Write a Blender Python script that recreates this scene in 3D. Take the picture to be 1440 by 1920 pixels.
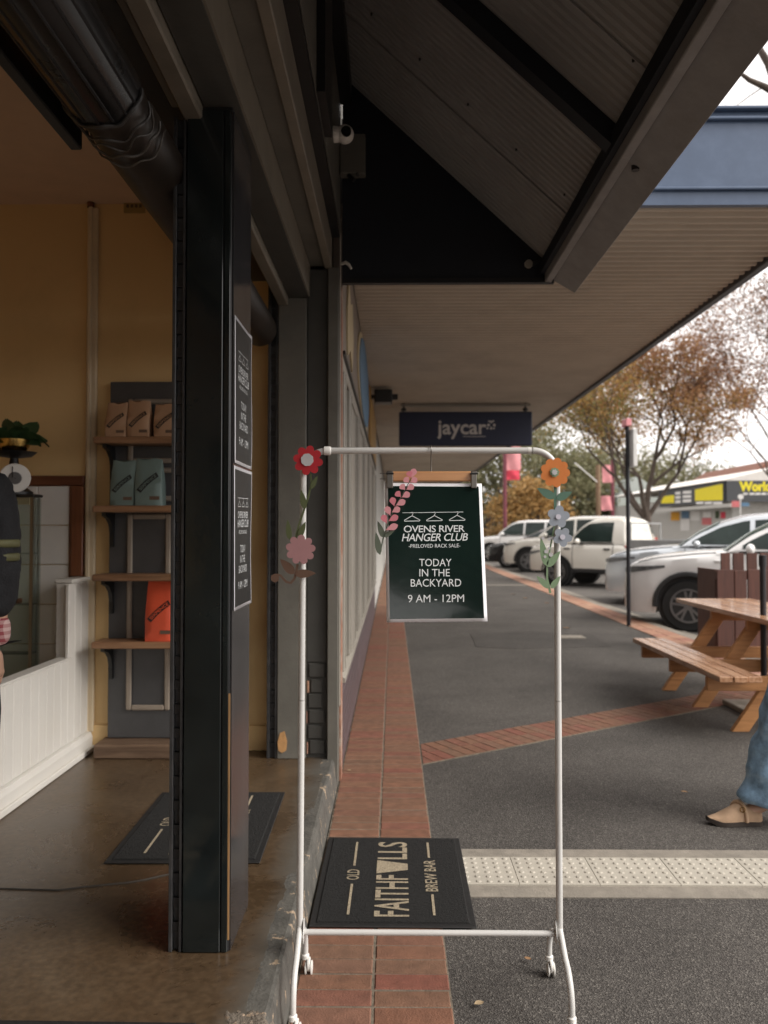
import bpy, bmesh, math, random
import numpy as np
from mathutils import Vector, Matrix, Euler
PI = math.pi
R = math.radians
rnd = random.Random(7)
scene = bpy.context.scene
for o in list(bpy.data.objects):
    bpy.data.objects.remove(o)

# ------------------------------------------------------------------ camera, sky, sun, exposure
CAM_Z = 1.46
FPX = 1442.0                       # focal length in pixels of a 1440 x 1920 frame
cam_data = bpy.data.cameras.new('camera')
cam = bpy.data.objects.new('camera', cam_data)
scene.collection.objects.link(cam)
cam.location = (0, 0, CAM_Z)
cam.rotation_euler = Euler((R(90 + 1.39), 0, R(0.636)), 'XYZ')
cam_data.sensor_fit = 'VERTICAL'
cam_data.sensor_height = 36.0
cam_data.sensor_width = 27.0
cam_data.lens = FPX / 1920 * 36.0
cam_data.clip_start = 0.05
cam_data.clip_end = 600
cam_data.dof.use_dof = True
cam_data.dof.focus_distance = 2.45
cam_data.dof.aperture_fstop = 2.9
scene.camera = cam
scene.render.resolution_x, scene.render.resolution_y = 768, 1024

SUN_EL, SUN_AZ = R(39), R(110)      # azimuth measured from +Y towards +X
world = bpy.data.worlds.new('World')
scene.world = world
world.use_nodes = True
wn, wl = world.node_tree.nodes, world.node_tree.links
for n in list(wn):
    wn.remove(n)
w_out = wn.new('ShaderNodeOutputWorld')
w_bg = wn.new('ShaderNodeBackground')
w_sky = wn.new('ShaderNodeTexSky')
w_sky.sky_type = 'NISHITA'
w_sky.sun_disc = False
w_sky.sun_elevation = SUN_EL
w_sky.sun_rotation = SUN_AZ
w_sky.air_density = 1.0
w_sky.dust_density = 4.0
w_sky.ozone_density = 1.0
w_hsv = wn.new('ShaderNodeHueSaturation')
w_hsv.inputs['Saturation'].default_value = 0.12
w_tint = wn.new('ShaderNodeMix'); w_tint.data_type = 'RGBA'; w_tint.blend_type = 'MIX'
w_tint.inputs[0].default_value = 0.82          # an even overcast layer over the clear sky
w_tint.inputs[7].default_value = (6.9, 6.55, 6.35, 1)
wl.new(w_sky.outputs[0], w_hsv.inputs['Color'])
wl.new(w_hsv.outputs[0], w_tint.inputs[6])
wl.new(w_tint.outputs[2], w_bg.inputs[0])
w_bg.inputs[1].default_value = 0.11
wl.new(w_bg.outputs[0], w_out.inputs[0])

sun_data = bpy.data.lights.new('sun', 'SUN')
sun_data.energy = 1.5
sun_data.angle = R(32)
sun_data.color = (1.0, 0.95, 0.88)
sun = bpy.data.objects.new('sun', sun_data)
scene.collection.objects.link(sun)
sd = Vector((math.sin(SUN_AZ) * math.cos(SUN_EL), math.cos(SUN_AZ) * math.cos(SUN_EL), math.sin(SUN_EL)))
sun.rotation_euler = (-sd).to_track_quat('-Z', 'Y').to_euler()

vs = scene.view_settings
vs.view_transform = 'Standard'
vs.look = 'None'
vs.exposure = 1.18
vs.gamma = 1.0
vs.use_curve_mapping = False
scene.render.engine = 'CYCLES'
scene.cycles.max_bounces = 8
scene.cycles.diffuse_bounces = 5

# ------------------------------------------------------------------ helpers
# survey view the distances were measured from (fixed, independent of the render camera)
CM = Euler((R(91.39), 0, R(0.636)), 'XYZ').to_matrix()
def ray(px, py):
    return CM @ Vector(((px - 720) / FPX, (960 - py) / FPX, -1.0))
def pY(px, py, Y):
    d = ray(px, py); return Vector((0, 0, CAM_Z)) + d * (Y / d.y)
def pZ(px, py, Z):
    d = ray(px, py); return Vector((0, 0, CAM_Z)) + d * ((Z - CAM_Z) / d.z)
def pX(px, py, X):
    d = ray(px, py); return Vector((0, 0, CAM_Z)) + d * (X / d.x)

class MB:
    """collects vertices and faces"""
    def __init__(s): s.v = []; s.f = []
    def add(s, v, f):
        b = len(s.v); s.v += [tuple(x) for x in v]; s.f += [tuple(i + b for i in q) for q in f]; return s
    def box(s, x0, x1, y0, y1, z0, z1):
        if x0 > x1: x0, x1 = x1, x0
        if y0 > y1: y0, y1 = y1, y0
        if z0 > z1: z0, z1 = z1, z0
        v = [(x0,y0,z0),(x1,y0,z0),(x1,y1,z0),(x0,y1,z0),(x0,y0,z1),(x1,y0,z1),(x1,y1,z1),(x0,y1,z1)]
        return s.add(v, [(0,3,2,1),(4,5,6,7),(0,1,5,4),(1,2,6,5),(2,3,7,6),(3,0,4,7)])
    def beam(s, a, b, w, h, up=(0, 0, 1)):
        """a rectangular bar from a to b, w across, h along up"""
        a, b = Vector(a), Vector(b); t = (b - a).normalized(); u = Vector(up)
        sd_ = t.cross(u).normalized() * (w / 2); u = sd_.cross(t).normalized() * (h / 2)
        v = [a - sd_ - u, a + sd_ - u, a + sd_ + u, a - sd_ + u, b - sd_ - u, b + sd_ - u, b + sd_ + u, b - sd_ + u]
        return s.add(v, [(0,3,2,1),(4,5,6,7),(0,1,5,4),(1,2,6,5),(2,3,7,6),(3,0,4,7)])
    def tube(s, pts, r, n=12, caps=True):
        pts = [Vector(p) for p in pts]; m = len(pts)
        rs = r if isinstance(r, (list, tuple)) else [r] * m
        base = len(s.v); prev = None
        for i, p in enumerate(pts):
            t = (pts[min(i + 1, m - 1)] - pts[max(i - 1, 0)]).normalized()
            if prev is None:
                a = Vector((0, 0, 1)) if abs(t.z) < .9 else Vector((1, 0, 0))
                nrm = (a - t * a.dot(t)).normalized()
            else:
                nrm = (prev - t * prev.dot(t)).normalized()
            prev = nrm; bi = t.cross(nrm)
            for k in range(n):
                a = 2 * PI * k / n
                s.v.append(tuple(p + (nrm * math.cos(a) + bi * math.sin(a)) * rs[i]))
        for i in range(m - 1):
            for k in range(n):
                k2 = (k + 1) % n
                s.f.append((base + i*n + k, base + i*n + k2, base + (i+1)*n + k2, base + (i+1)*n + k))
        if caps:
            s.f.append(tuple(base + k for k in reversed(range(n))))
            s.f.append(tuple(base + (m-1)*n + k for k in range(n)))
        return s
    def lathe(s, prof, c=(0,0,0), axis='Z', n=24, close=False):
        """prof: list of (radius, along axis)"""
        base = len(s.v); c = Vector(c)
        for (r, h) in prof:
            for k in range(n):
                a = 2 * PI * k / n; x, y = r * math.cos(a), r * math.sin(a)
                p = {'Z': (x, y, h), 'Y': (x, h, -y), 'X': (h, x, y)}[axis]
                s.v.append(tuple(c + Vector(p)))
        for i in range(len(prof) - 1):
            for k in range(n):
                k2 = (k + 1) % n
                s.f.append((base+i*n+k, base+i*n+k2, base+(i+1)*n+k2, base+(i+1)*n+k))
        if prof[0][0] > 1e-5: s.f.append(tuple(base + k for k in reversed(range(n))))
        if prof[-1][0] > 1e-5: s.f.append(tuple(base + (len(prof)-1)*n + k for k in range(n)))
        return s
    def prism(s, poly, O, U, V, t, N=None):
        """2-D outline in the O,U,V plane with thickness t along N"""
        O, U, V = Vector(O), Vector(U), Vector(V); N = Vector(N) if N else U.cross(V).normalized()
        m = len(poly)
        a = [O + U * p[0] + V * p[1] for p in poly]; b = [p + N * t for p in a]
        f = [tuple(reversed(range(m))), tuple(range(m, 2*m))]
        f += [(i, (i+1) % m, m + (i+1) % m, m + i) for i in range(m)]
        return s.add(a + b, f)
    def grid(s, fn, nu, nv, flip=False):
        v = [fn(i / nu, j / nv) for j in range(nv + 1) for i in range(nu + 1)]
        f = []
        for j in range(nv):
            for i in range(nu):
                q = (j*(nu+1)+i, j*(nu+1)+i+1, (j+1)*(nu+1)+i+1, (j+1)*(nu+1)+i)
                f.append(tuple(reversed(q)) if flip else q)
        return s.add(v, f)
    def sphere(s, c, r, sc=(1,1,1), n=16, m=10):
        c = Vector(c)
        def fn(u, v):
            a, b = 2*PI*u, PI*(v - .5)
            return c + Vector((math.cos(a)*math.cos(b)*r*sc[0], math.sin(a)*math.cos(b)*r*sc[1], math.sin(b)*r*sc[2]))
        return s.grid(fn, n, m)

OFF = {}
def props(o, label=None, cat=None, group=None, kind=None):
    if label: o['label'] = label
    if cat: o['category'] = cat
    if group: o['group'] = group
    if kind: o['kind'] = kind
    return o
def thing(name, label, cat, loc=(0, 0, 0), rotz=0, group=None):
    o = bpy.data.objects.new(name, None)
    o.empty_display_size = .1
    scene.collection.objects.link(o)
    o.location = loc; o.rotation_euler = (0, 0, rotz)
    OFF[o.name] = Vector(loc) if rotz == 0 else Vector((0, 0, 0))
    return props(o, label, cat, group)
def obj(name, mb, m, parent=None, smooth=None, bevel=0, local=False, label=None, cat=None, group=None, kind=None, seg=1):
    """one mesh object. mb is in world coordinates unless the parent was turned or local=True"""
    me = bpy.data.meshes.new(name)
    v = mb.v
    if parent is not None:
        off = Vector((0, 0, 0)) if local else OFF.get(parent.name, Vector((0, 0, 0)))
    elif local:
        off = Vector((0, 0, 0))
    else:
        a = np.array(v); lo, hi = a.min(0), a.max(0)
        off = Vector(((lo[0]+hi[0])/2, (lo[1]+hi[1])/2, lo[2]))
    if off.length > 0:
        v = [(p[0]-off.x, p[1]-off.y, p[2]-off.z) for p in v]
    me.from_pydata(v, [], mb.f)
    for mm in (m if isinstance(m, (list, tuple)) else [m]):
        me.materials.append(mm)
    me.update()
    if smooth is not None:
        me.shade_smooth()
        me.set_sharp_from_angle(angle=R(smooth))
    o = bpy.data.objects.new(name, me)
    scene.collection.objects.link(o)
    if parent is not None:
        o.parent = parent
        OFF[o.name] = Vector((0, 0, 0)) if local else off
    else:
        o.location = off
        OFF[o.name] = off
    if bevel:
        b = o.modifiers.new('bevel', 'BEVEL'); b.width = bevel; b.segments = seg; b.limit_method = 'ANGLE'; b.angle_limit = R(40)
    return props(o, label, cat, group, kind)
def copy_tree(o, parent=None):
    c = o.copy(); scene.collection.objects.link(c)
    if parent is not None: c.parent = parent
    for ch in list(o.children): copy_tree(ch, c)
    return c

_txt = {}
def text_geo(s, w, h=None, bold=0.0, shear=0.0, spacing=1.0):
    """vertices (2-D, centred, w wide, h high) and faces of a line of lettering"""
    cu = bpy.data.curves.new('lettering', 'FONT'); cu.body = s; cu.offset = bold; cu.shear = shear
    cu.space_character = spacing; cu.resolution_u = 3
    ob = bpy.data.objects.new('lettering_source', cu)
    me = bpy.data.meshes.new_from_object(ob)
    v = np.array([tuple(p.co) for p in me.vertices]); f = [tuple(p.vertices) for p in me.polygons]
    bpy.data.objects.remove(ob); bpy.data.curves.remove(cu); bpy.data.meshes.remove(me)
    lo, hi = v.min(0), v.max(0); sx = w / (hi[0]-lo[0]); sy = sx if h is None else h / (hi[1]-lo[1])
    v = (v - (lo+hi)/2) * np.array([sx, sy, 1])
    return v, f
def add_text(mb, s, O, U, V, w, h=None, warp=None, **k):
    v, f = text_geo(s, w, h, **k); O, U, V = Vector(O), Vector(U), Vector(V)
    pts = []
    for p in v:
        a, b = (p[0], p[1]) if warp is None else warp(p[0], p[1])
        pts.append(O + U * float(a) + V * float(b))
    return mb.add(pts, f)
def ribbon(mb, pts, w, O, U, V):
    """a flat polyline stroke of width w in the O,U,V plane"""
    O, U, V = Vector(O), Vector(U), Vector(V)
    for (a, b) in zip(pts[:-1], pts[1:]):
        d = Vector((b[0]-a[0], b[1]-a[1])); L = d.length
        if L < 1e-6: continue
        d /= L; n = Vector((-d.y, d.x)) * (w/2); e = d * (w*.4)
        q = [(a[0]-e.x-n.x, a[1]-e.y-n.y), (b[0]+e.x-n.x, b[1]+e.y-n.y), (b[0]+e.x+n.x, b[1]+e.y+n.y), (a[0]-e.x+n.x, a[1]-e.y+n.y)]
        mb.add([O + U*x + V*y for x, y in q], [(0,1,2,3)])
    return mb

# ------------------------------------------------------------------ materials
def new_mat(name):
    m = bpy.data.materials.new(name); m.use_nodes = True
    return m, m.node_tree.nodes, m.node_tree.links, m.node_tree.nodes['Principled BSDF']
def rgba(c, k=1.0): return (min(c[0]*k, 1), min(c[1]*k, 1), min(c[2]*k, 1), 1)
def mat(name, col, rough=.6, metal=0, dpos=(.48,.72), var=.12, scale=6, bump=0, bscale=60, coat=0, spec=.5, stretch=None, rvar=0.0, island=0.0, objvar=0.0, dirt=None, dscale=2.5, damt=.5):
    m, N, L, P = new_mat(name)
    P.inputs['Roughness'].default_value = rough; P.inputs['Metallic'].default_value = metal
    P.inputs['Specular IOR Level'].default_value = spec
    if coat: P.inputs['Coat Weight'].default_value = coat; P.inputs['Coat Roughness'].default_value = .05
    tc = N.new('ShaderNodeTexCoord'); mp = N.new('ShaderNodeMapping')
    L.new(tc.outputs['Object'], mp.inputs[0])
    if stretch: mp.inputs['Scale'].default_value = stretch
    nz = N.new('ShaderNodeTexNoise'); nz.inputs['Scale'].default_value = scale; nz.inputs['Detail'].default_value = 6
    nz.inputs['Roughness'].default_value = .62
    L.new(mp.outputs[0], nz.inputs['Vector'])
    rp = N.new('ShaderNodeValToRGB'); L.new(nz.outputs['Fac'], rp.inputs[0])
    rp.color_ramp.elements[0].position = .3; rp.color_ramp.elements[1].position = .7
    rp.color_ramp.elements[0].color = rgba(col, 1 - var); rp.color_ramp.elements[1].color = rgba(col, 1 + var)
    c = rp.outputs[0]
    if dirt:
        n2 = N.new('ShaderNodeTexNoise'); n2.inputs['Scale'].default_value = dscale; n2.inputs['Detail'].default_value = 9; n2.inputs['Roughness'].default_value = .7
        L.new(tc.outputs['Object'], n2.inputs['Vector'])
        r2 = N.new('ShaderNodeValToRGB'); L.new(n2.outputs['Fac'], r2.inputs[0])
        r2.color_ramp.elements[0].position = dpos[0]; r2.color_ramp.elements[1].position = dpos[1]
        r2.color_ramp.elements[0].color = (0,0,0,1); r2.color_ramp.elements[1].color = (damt,damt,damt,1)
        mx = N.new('ShaderNodeMix'); mx.data_type = 'RGBA'; L.new(r2.outputs[0], mx.inputs[0]); L.new(c, mx.inputs[6]); mx.inputs[7].default_value = rgba(dirt)
        c = mx.outputs[2]
    if island or objvar:
        src = N.new('ShaderNodeNewGeometry').outputs['Random Per Island'] if island else N.new('ShaderNodeObjectInfo').outputs['Random']
        a = island or objvar
        mr = N.new('ShaderNodeMapRange'); L.new(src, mr.inputs[0]); mr.inputs[3].default_value = 1 - a; mr.inputs[4].default_value = 1 + a
        hv = N.new('ShaderNodeHueSaturation'); L.new(mr.outputs[0], hv.inputs['Value']); L.new(c, hv.inputs['Color']); c = hv.outputs[0]
    L.new(c, P.inputs['Base Color'])
    if rvar:
        mr2 = N.new('ShaderNodeMapRange'); L.new(nz.outputs['Fac'], mr2.inputs[0]); mr2.inputs[1].default_value=.3; mr2.inputs[2].default_value=.7
        mr2.inputs[3].default_value = max(rough - rvar, .02); mr2.inputs[4].default_value = rough + rvar
        L.new(mr2.outputs[0], P.inputs['Roughness'])
    if bump:
        nb = N.new('ShaderNodeTexNoise'); nb.inputs['Scale'].default_value = bscale; nb.inputs['Detail'].default_value = 4
        L.new(mp.outputs[0], nb.inputs['Vector'])
        bp = N.new('ShaderNodeBump'); bp.inputs['Strength'].default_value = bump; bp.inputs['Distance'].default_value = .01
        L.new(nb.outputs['Fac'], bp.inputs['Height']); L.new(bp.outputs[0], P.inputs['Normal'])
    return m
def ramp_mat(name, cols, rough=.8, by='island', noise=12, bump=0, bscale=80, trans=0, grain=.15, spec=.5):
    """colour picked from a ramp by island or object, with grain"""
    m, N, L, P = new_mat(name)
    P.inputs['Roughness'].default_value = rough; P.inputs['Specular IOR Level'].default_value = spec
    src = N.new('ShaderNodeNewGeometry').outputs['Random Per Island'] if by == 'island' else N.new('ShaderNodeObjectInfo').outputs['Random']
    rp = N.new('ShaderNodeValToRGB'); cr = rp.color_ramp
    while len(cr.elements) < len(cols): cr.elements.new(.5)
    for i, c in enumerate(cols):
        cr.elements[i].position = i / max(1, len(cols) - 1); cr.elements[i].color = rgba(c)
    L.new(src, rp.inputs[0])
    tc = N.new('ShaderNodeTexCoord'); nz = N.new('ShaderNodeTexNoise'); nz.inputs['Scale'].default_value = noise; nz.inputs['Detail'].default_value = 6
    geo = N.new('ShaderNodeNewGeometry')
    L.new(geo.outputs['Position'], nz.inputs['Vector'])
    mr = N.new('ShaderNodeMapRange'); L.new(nz.outputs['Fac'], mr.inputs[0]); mr.inputs[1].default_value = .25; mr.inputs[2].default_value = .75
    mr.inputs[3].default_value = 1 - grain*2; mr.inputs[4].default_value = 1 + grain*2
    hv = N.new('ShaderNodeHueSaturation'); L.new(mr.outputs[0], hv.inputs['Value']); L.new(rp.outputs[0], hv.inputs['Color'])
    L.new(hv.outputs[0], P.inputs['Base Color'])
    if bump:
        nb = N.new('ShaderNodeTexNoise'); nb.inputs['Scale'].default_value = bscale; L.new(geo.outputs['Position'], nb.inputs['Vector'])
        bp = N.new('ShaderNodeBump'); bp.inputs['Strength'].default_value = bump; bp.inputs['Distance'].default_value = .008
        L.new(nb.outputs['Fac'], bp.inputs['Height']); L.new(bp.outputs[0], P.inputs['Normal'])
    if trans:
        out = [n for n in N if n.type == 'OUTPUT_MATERIAL'][0]
        tr = N.new('ShaderNodeBsdfTranslucent'); L.new(hv.outputs[0], tr.inputs[0])
        ms = N.new('ShaderNodeMixShader'); ms.inputs[0].default_value = trans
        L.new(P.outputs[0], ms.inputs[1]); L.new(tr.outputs[0], ms.inputs[2]); L.new(ms.outputs[0], out.inputs[0])
    return m
def glass_mat(name, tint=(.9,.95,.93), refl=.9, alpha=.12, rough=.02):
    m, N, L, P = new_mat(name)
    out = [n for n in N if n.type == 'OUTPUT_MATERIAL'][0]
    tr = N.new('ShaderNodeBsdfTransparent'); tr.inputs[0].default_value = rgba(tint)
    P.inputs['Base Color'].default_value = rgba((.02,.025,.025)); P.inputs['Roughness'].default_value = rough
    fr = N.new('ShaderNodeFresnel'); fr.inputs[0].default_value = 1.5
    mr = N.new('ShaderNodeMapRange'); L.new(fr.outputs[0], mr.inputs[0]); mr.inputs[3].default_value = alpha; mr.inputs[4].default_value = refl
    ms = N.new('ShaderNodeMixShader'); L.new(mr.outputs[0], ms.inputs[0]); L.new(tr.outputs[0], ms.inputs[1]); L.new(P.outputs[0], ms.inputs[2])
    L.new(ms.outputs[0], out.inputs[0])
    return m
def asphalt_mat(name, dark=(.046,.041,.037), mid=(.083,.075,.068), light=(.175,.16,.142)):
    m, N, L, P = new_mat(name)
    P.inputs['Roughness'].default_value = .9; P.inputs['Specular IOR Level'].default_value = .3
    geo = N.new('ShaderNodeNewGeometry')
    vo = N.new('ShaderNodeTexVoronoi'); vo.inputs['Scale'].default_value = 190; L.new(geo.outputs['Position'], vo.inputs['Vector'])
    rp = N.new('ShaderNodeValToRGB'); cr = rp.color_ramp; cr.elements.new(.62); cr.elements.new(.9)
    for e, p, c in zip(cr.elements, (0, .55, .86, 1), (dark, mid, [x*1.25 for x in mid], light)): e.position = p; e.color = rgba(c)
    sx = N.new('ShaderNodeSeparateColor'); L.new(vo.outputs['Color'], sx.inputs[0]); L.new(sx.outputs[0], rp.inputs[0])
    nz = N.new('ShaderNodeTexNoise'); nz.inputs['Scale'].default_value = .9; nz.inputs['Detail'].default_value = 8; nz.inputs['Roughness'].default_value = .65
    L.new(geo.outputs['Position'], nz.inputs['Vector'])
    mr = N.new('ShaderNodeMapRange'); L.new(nz.outputs['Fac'], mr.inputs[0]); mr.inputs[1].default_value=.3; mr.inputs[2].default_value=.7; mr.inputs[3].default_value = .72; mr.inputs[4].default_value = 1.22
    hv = N.new('ShaderNodeHueSaturation'); L.new(mr.outputs[0], hv.inputs['Value']); L.new(rp.outputs[0], hv.inputs['Color'])
    gv = N.new('ShaderNodeTexVoronoi'); gv.inputs['Scale'].default_value = 2.6; L.new(geo.outputs['Position'], gv.inputs['Vector'])
    gs = N.new('ShaderNodeSeparateColor'); L.new(gv.outputs['Color'], gs.inputs[0])
    gr = N.new('ShaderNodeMath'); gr.operation = 'MULTIPLY'; L.new(gs.outputs[1], gr.inputs[0]); gr.inputs[1].default_value = .055
    gl = N.new('ShaderNodeMath'); gl.operation = 'LESS_THAN'; L.new(gv.outputs['Distance'], gl.inputs[0]); L.new(gr.outputs[0], gl.inputs[1])
    ga = N.new('ShaderNodeMath'); ga.operation = 'MULTIPLY'; L.new(gl.outputs[0], ga.inputs[0]); ga.inputs[1].default_value = .45
    gm = N.new('ShaderNodeMix'); gm.data_type = 'RGBA'; L.new(ga.outputs[0], gm.inputs[0]); L.new(hv.outputs[0], gm.inputs[6]); gm.inputs[7].default_value = (.045,.042,.04,1)
    sn = N.new('ShaderNodeTexNoise'); sn.inputs['Scale'].default_value = 2.3; sn.inputs['Detail'].default_value = 10; sn.inputs['Roughness'].default_value = .7; sn.inputs['Distortion'].default_value = 1.2
    L.new(geo.outputs['Position'], sn.inputs['Vector'])
    sr = N.new('ShaderNodeMapRange'); L.new(sn.outputs['Fac'], sr.inputs[0]); sr.inputs[1].default_value = .56; sr.inputs[2].default_value = .68; sr.inputs[3].default_value = 0; sr.inputs[4].default_value = .3
    sm = N.new('ShaderNodeMix'); sm.data_type = 'RGBA'; L.new(sr.outputs[0], sm.inputs[0]); L.new(gm.outputs[2], sm.inputs[6]); sm.inputs[7].default_value = (.05,.044,.04,1)
    L.new(sm.outputs[2], P.inputs['Base Color'])
    bp = N.new('ShaderNodeBump'); bp.inputs['Strength'].default_value = .6; bp.inputs['Distance'].default_value = .005
    L.new(vo.outputs['Distance'], bp.inputs['Height']); L.new(bp.outputs[0], P.inputs['Normal'])
    return m
def wood_mat(name, c1, c2, rough=.45, axis='Y', scale=9, coat=0):
    m, N, L, P = new_mat(name)
    P.inputs['Roughness'].default_value = rough
    if coat: P.inputs['Coat Weight'].default_value = coat; P.inputs['Coat Roughness'].default_value = .15
    tc = N.new('ShaderNodeTexCoord'); mp = N.new('ShaderNodeMapping'); L.new(tc.outputs['Object'], mp.inputs[0])
    mp.inputs['Scale'].default_value = {'X': (.35, 4, 4), 'Y': (4, .35, 4), 'Z': (4, 4, .35)}[axis]
    oi = N.new('ShaderNodeObjectInfo'); ad = N.new('ShaderNodeVectorMath'); ad.operation = 'ADD'
    cb = N.new('ShaderNodeCombineXYZ'); ml = N.new('ShaderNodeMath'); ml.operation = 'MULTIPLY'; ml.inputs[1].default_value = 37
    L.new(oi.outputs['Random'], ml.inputs[0])
    for i in range(3): L.new(ml.outputs[0], cb.inputs[i])
    L.new(mp.outputs[0], ad.inputs[0]); L.new(cb.outputs[0], ad.inputs[1])
    nz = N.new('ShaderNodeTexNoise'); nz.inputs['Scale'].default_value = scale; nz.inputs['Detail'].default_value = 7; nz.inputs['Distortion'].default_value = .6
    L.new(ad.outputs[0], nz.inputs['Vector'])
    rp = N.new('ShaderNodeValToRGB'); rp.color_ramp.elements[0].position = .32; rp.color_ramp.elements[1].position = .68
    rp.color_ramp.elements[0].color = rgba(c1); rp.color_ramp.elements[1].color = rgba(c2); L.new(nz.outputs['Fac'], rp.inputs[0])
    mr = N.new('ShaderNodeMapRange'); L.new(oi.outputs['Random'], mr.inputs[0]); mr.inputs[3].default_value = .8; mr.inputs[4].default_value = 1.15
    hv = N.new('ShaderNodeHueSaturation'); L.new(mr.outputs[0], hv.inputs['Value']); L.new(rp.outputs[0], hv.inputs['Color'])
    L.new(hv.outputs[0], P.inputs['Base Color'])
    bp = N.new('ShaderNodeBump'); bp.inputs['Strength'].default_value = .15; bp.inputs['Distance'].default_value = .005
    L.new(nz.outputs['Fac'], bp.inputs['Height']); L.new(bp.outputs[0], P.inputs['Normal'])
    return m
def floor_mat(name):
    m, N, L, P = new_mat(name)
    geo = N.new('ShaderNodeNewGeometry')
    n1 = N.new('ShaderNodeTexNoise'); n1.inputs['Scale'].default_value = 1.6; n1.inputs['Detail'].default_value = 9; n1.inputs['Roughness'].default_value = .68; n1.inputs['Distortion'].default_value = .5
    L.new(geo.outputs['Position'], n1.inputs['Vector'])
    rp = N.new('ShaderNodeValToRGB'); cr = rp.color_ramp; cr.elements.new(.5)
    for e, p, c in zip(cr.elements, (.28, .5, .75), ((.044,.027,.014), (.075,.048,.027), (.11,.077,.047))): e.position = p; e.color = rgba(c)
    L.new(n1.outputs['Fac'], rp.inputs[0])
    n2 = N.new('ShaderNodeTexNoise'); n2.inputs['Scale'].default_value = 45; n2.inputs['Detail'].default_value = 8; L.new(geo.outputs['Position'], n2.inputs['Vector'])
    mr = N.new('ShaderNodeMapRange'); L.new(n2.outputs['Fac'], mr.inputs[0]); mr.inputs[1].default_value = .3; mr.inputs[2].default_value = .7; mr.inputs[3].default_value = .72; mr.inputs[4].default_value = 1.22
    hv = N.new('ShaderNodeHueSaturation'); L.new(mr.outputs[0], hv.inputs['Value']); L.new(rp.outputs[0], hv.inputs['Color'])
    # grey cement towards the bare edge of the slab (X > -0.6)
    sp = N.new('ShaderNodeSeparateXYZ'); L.new(geo.outputs['Position'], sp.inputs[0])
    ad = N.new('ShaderNodeMath'); ad.operation = 'MULTIPLY_ADD'; L.new(n1.outputs['Fac'], ad.inputs[0]); ad.inputs[1].default_value = .35; L.new(sp.outputs[0], ad.inputs[2])
    m2 = N.new('ShaderNodeMapRange'); L.new(ad.outputs[0], m2.inputs[0]); m2.inputs[1].default_value = -.31; m2.inputs[2].default_value = -.2
    mx = N.new('ShaderNodeMix'); mx.data_type = 'RGBA'; L.new(m2.outputs[0], mx.inputs[0]); L.new(hv.outputs[0], mx.inputs[6]); mx.inputs[7].default_value = (.1,.09,.076,1)
    L.new(mx.outputs[2], P.inputs['Base Color'])
    m3 = N.new('ShaderNodeMapRange'); L.new(n1.outputs['Fac'], m3.inputs[0]); m3.inputs[1].default_value = .3; m3.inputs[2].default_value = .7; m3.inputs[3].default_value = .16; m3.inputs[4].default_value = .42
    L.new(m3.outputs[0], P.inputs['Roughness'])
    bp = N.new('ShaderNodeBump'); bp.inputs['Strength'].default_value = .12; bp.inputs['Distance'].default_value = .005
    L.new(n2.outputs['Fac'], bp.inputs['Height']); L.new(bp.outputs[0], P.inputs['Normal'])
    return m
def check_mat(name):
    """woven check cloth"""
    m, N, L, P = new_mat(name); P.inputs['Roughness'].default_value = .9
    tc = N.new('ShaderNodeTexCoord'); sp = N.new('ShaderNodeSeparateXYZ'); L.new(tc.outputs['Object'], sp.inputs[0])
    acc = None
    for ax in (0, 2):
        w = N.new('ShaderNodeMath'); w.operation = 'PINGPONG'; w.inputs[1].default_value = .012; L.new(sp.outputs[ax], w.inputs[0])
        g = N.new('ShaderNodeMath'); g.operation = 'GREATER_THAN'; g.inputs[1].default_value = .006; L.new(w.outputs[0], g.inputs[0])
        if acc is None: acc = g.outputs[0]
        else:
            a = N.new('ShaderNodeMath'); a.operation = 'ADD'; L.new(acc, a.inputs[0]); L.new(g.outputs[0], a.inputs[1]); acc = a.outputs[0]
    h = N.new('ShaderNodeMath'); h.operation = 'MULTIPLY'; h.inputs[1].default_value = .5; L.new(acc, h.inputs[0])
    rp = N.new('ShaderNodeValToRGB'); rp.color_ramp.elements[0].color = (.55,.38,.36,1); rp.color_ramp.elements[1].color = (.28,.06,.07,1); L.new(h.outputs[0], rp.inputs[0])
    L.new(rp.outputs[0], P.inputs['Base Color'])
    return m

M = {}
M['asphalt'] = asphalt_mat('asphalt')
M['road'] = asphalt_mat('road_asphalt', (.08,.073,.066), (.125,.115,.105), (.2,.185,.17))
M['patch'] = asphalt_mat('asphalt_patch', (.04,.036,.032), (.07,.063,.057), (.13,.12,.11))
M['floor'] = floor_mat('shop_floor_concrete')
M['mortar'] = mat('mortar', (.17,.14,.105), .95, var=.4, scale=30, bump=.4, bscale=200)
M['brick'] = ramp_mat('clay_brick', [(.18,.078,.045),(.165,.088,.054),(.19,.089,.052),(.155,.082,.05),(.195,.07,.046),(.17,.09,.057),(.187,.067,.043)], .8, 'object', noise=22, bump=.35, bscale=160, grain=.12)
M['brick_pale'] = ramp_mat('weathered_clay_brick', [(.34,.17,.11),(.4,.23,.15),(.3,.14,.1),(.42,.27,.18)], .85, 'object', noise=9, bump=.3, grain=.12)
M['brick_pale_i'] = ramp_mat('weathered_clay_brick_far', [(.34,.17,.11),(.4,.23,.15),(.3,.14,.1),(.42,.27,.18)], .85, 'island', noise=9, grain=.12)
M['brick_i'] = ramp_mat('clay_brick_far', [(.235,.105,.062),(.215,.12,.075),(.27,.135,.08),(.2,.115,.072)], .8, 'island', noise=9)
M['concrete'] = mat('concrete', (.25,.222,.185), .9, var=.2, scale=14, bump=.3, bscale=120, dirt=(.16,.14,.12))
M['tactile'] = mat('tactile_white', (.43,.395,.335), .8, var=.1, scale=20, bump=.15, bscale=150, dirt=(.27,.245,.205), dscale=5, objvar=.05)
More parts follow.
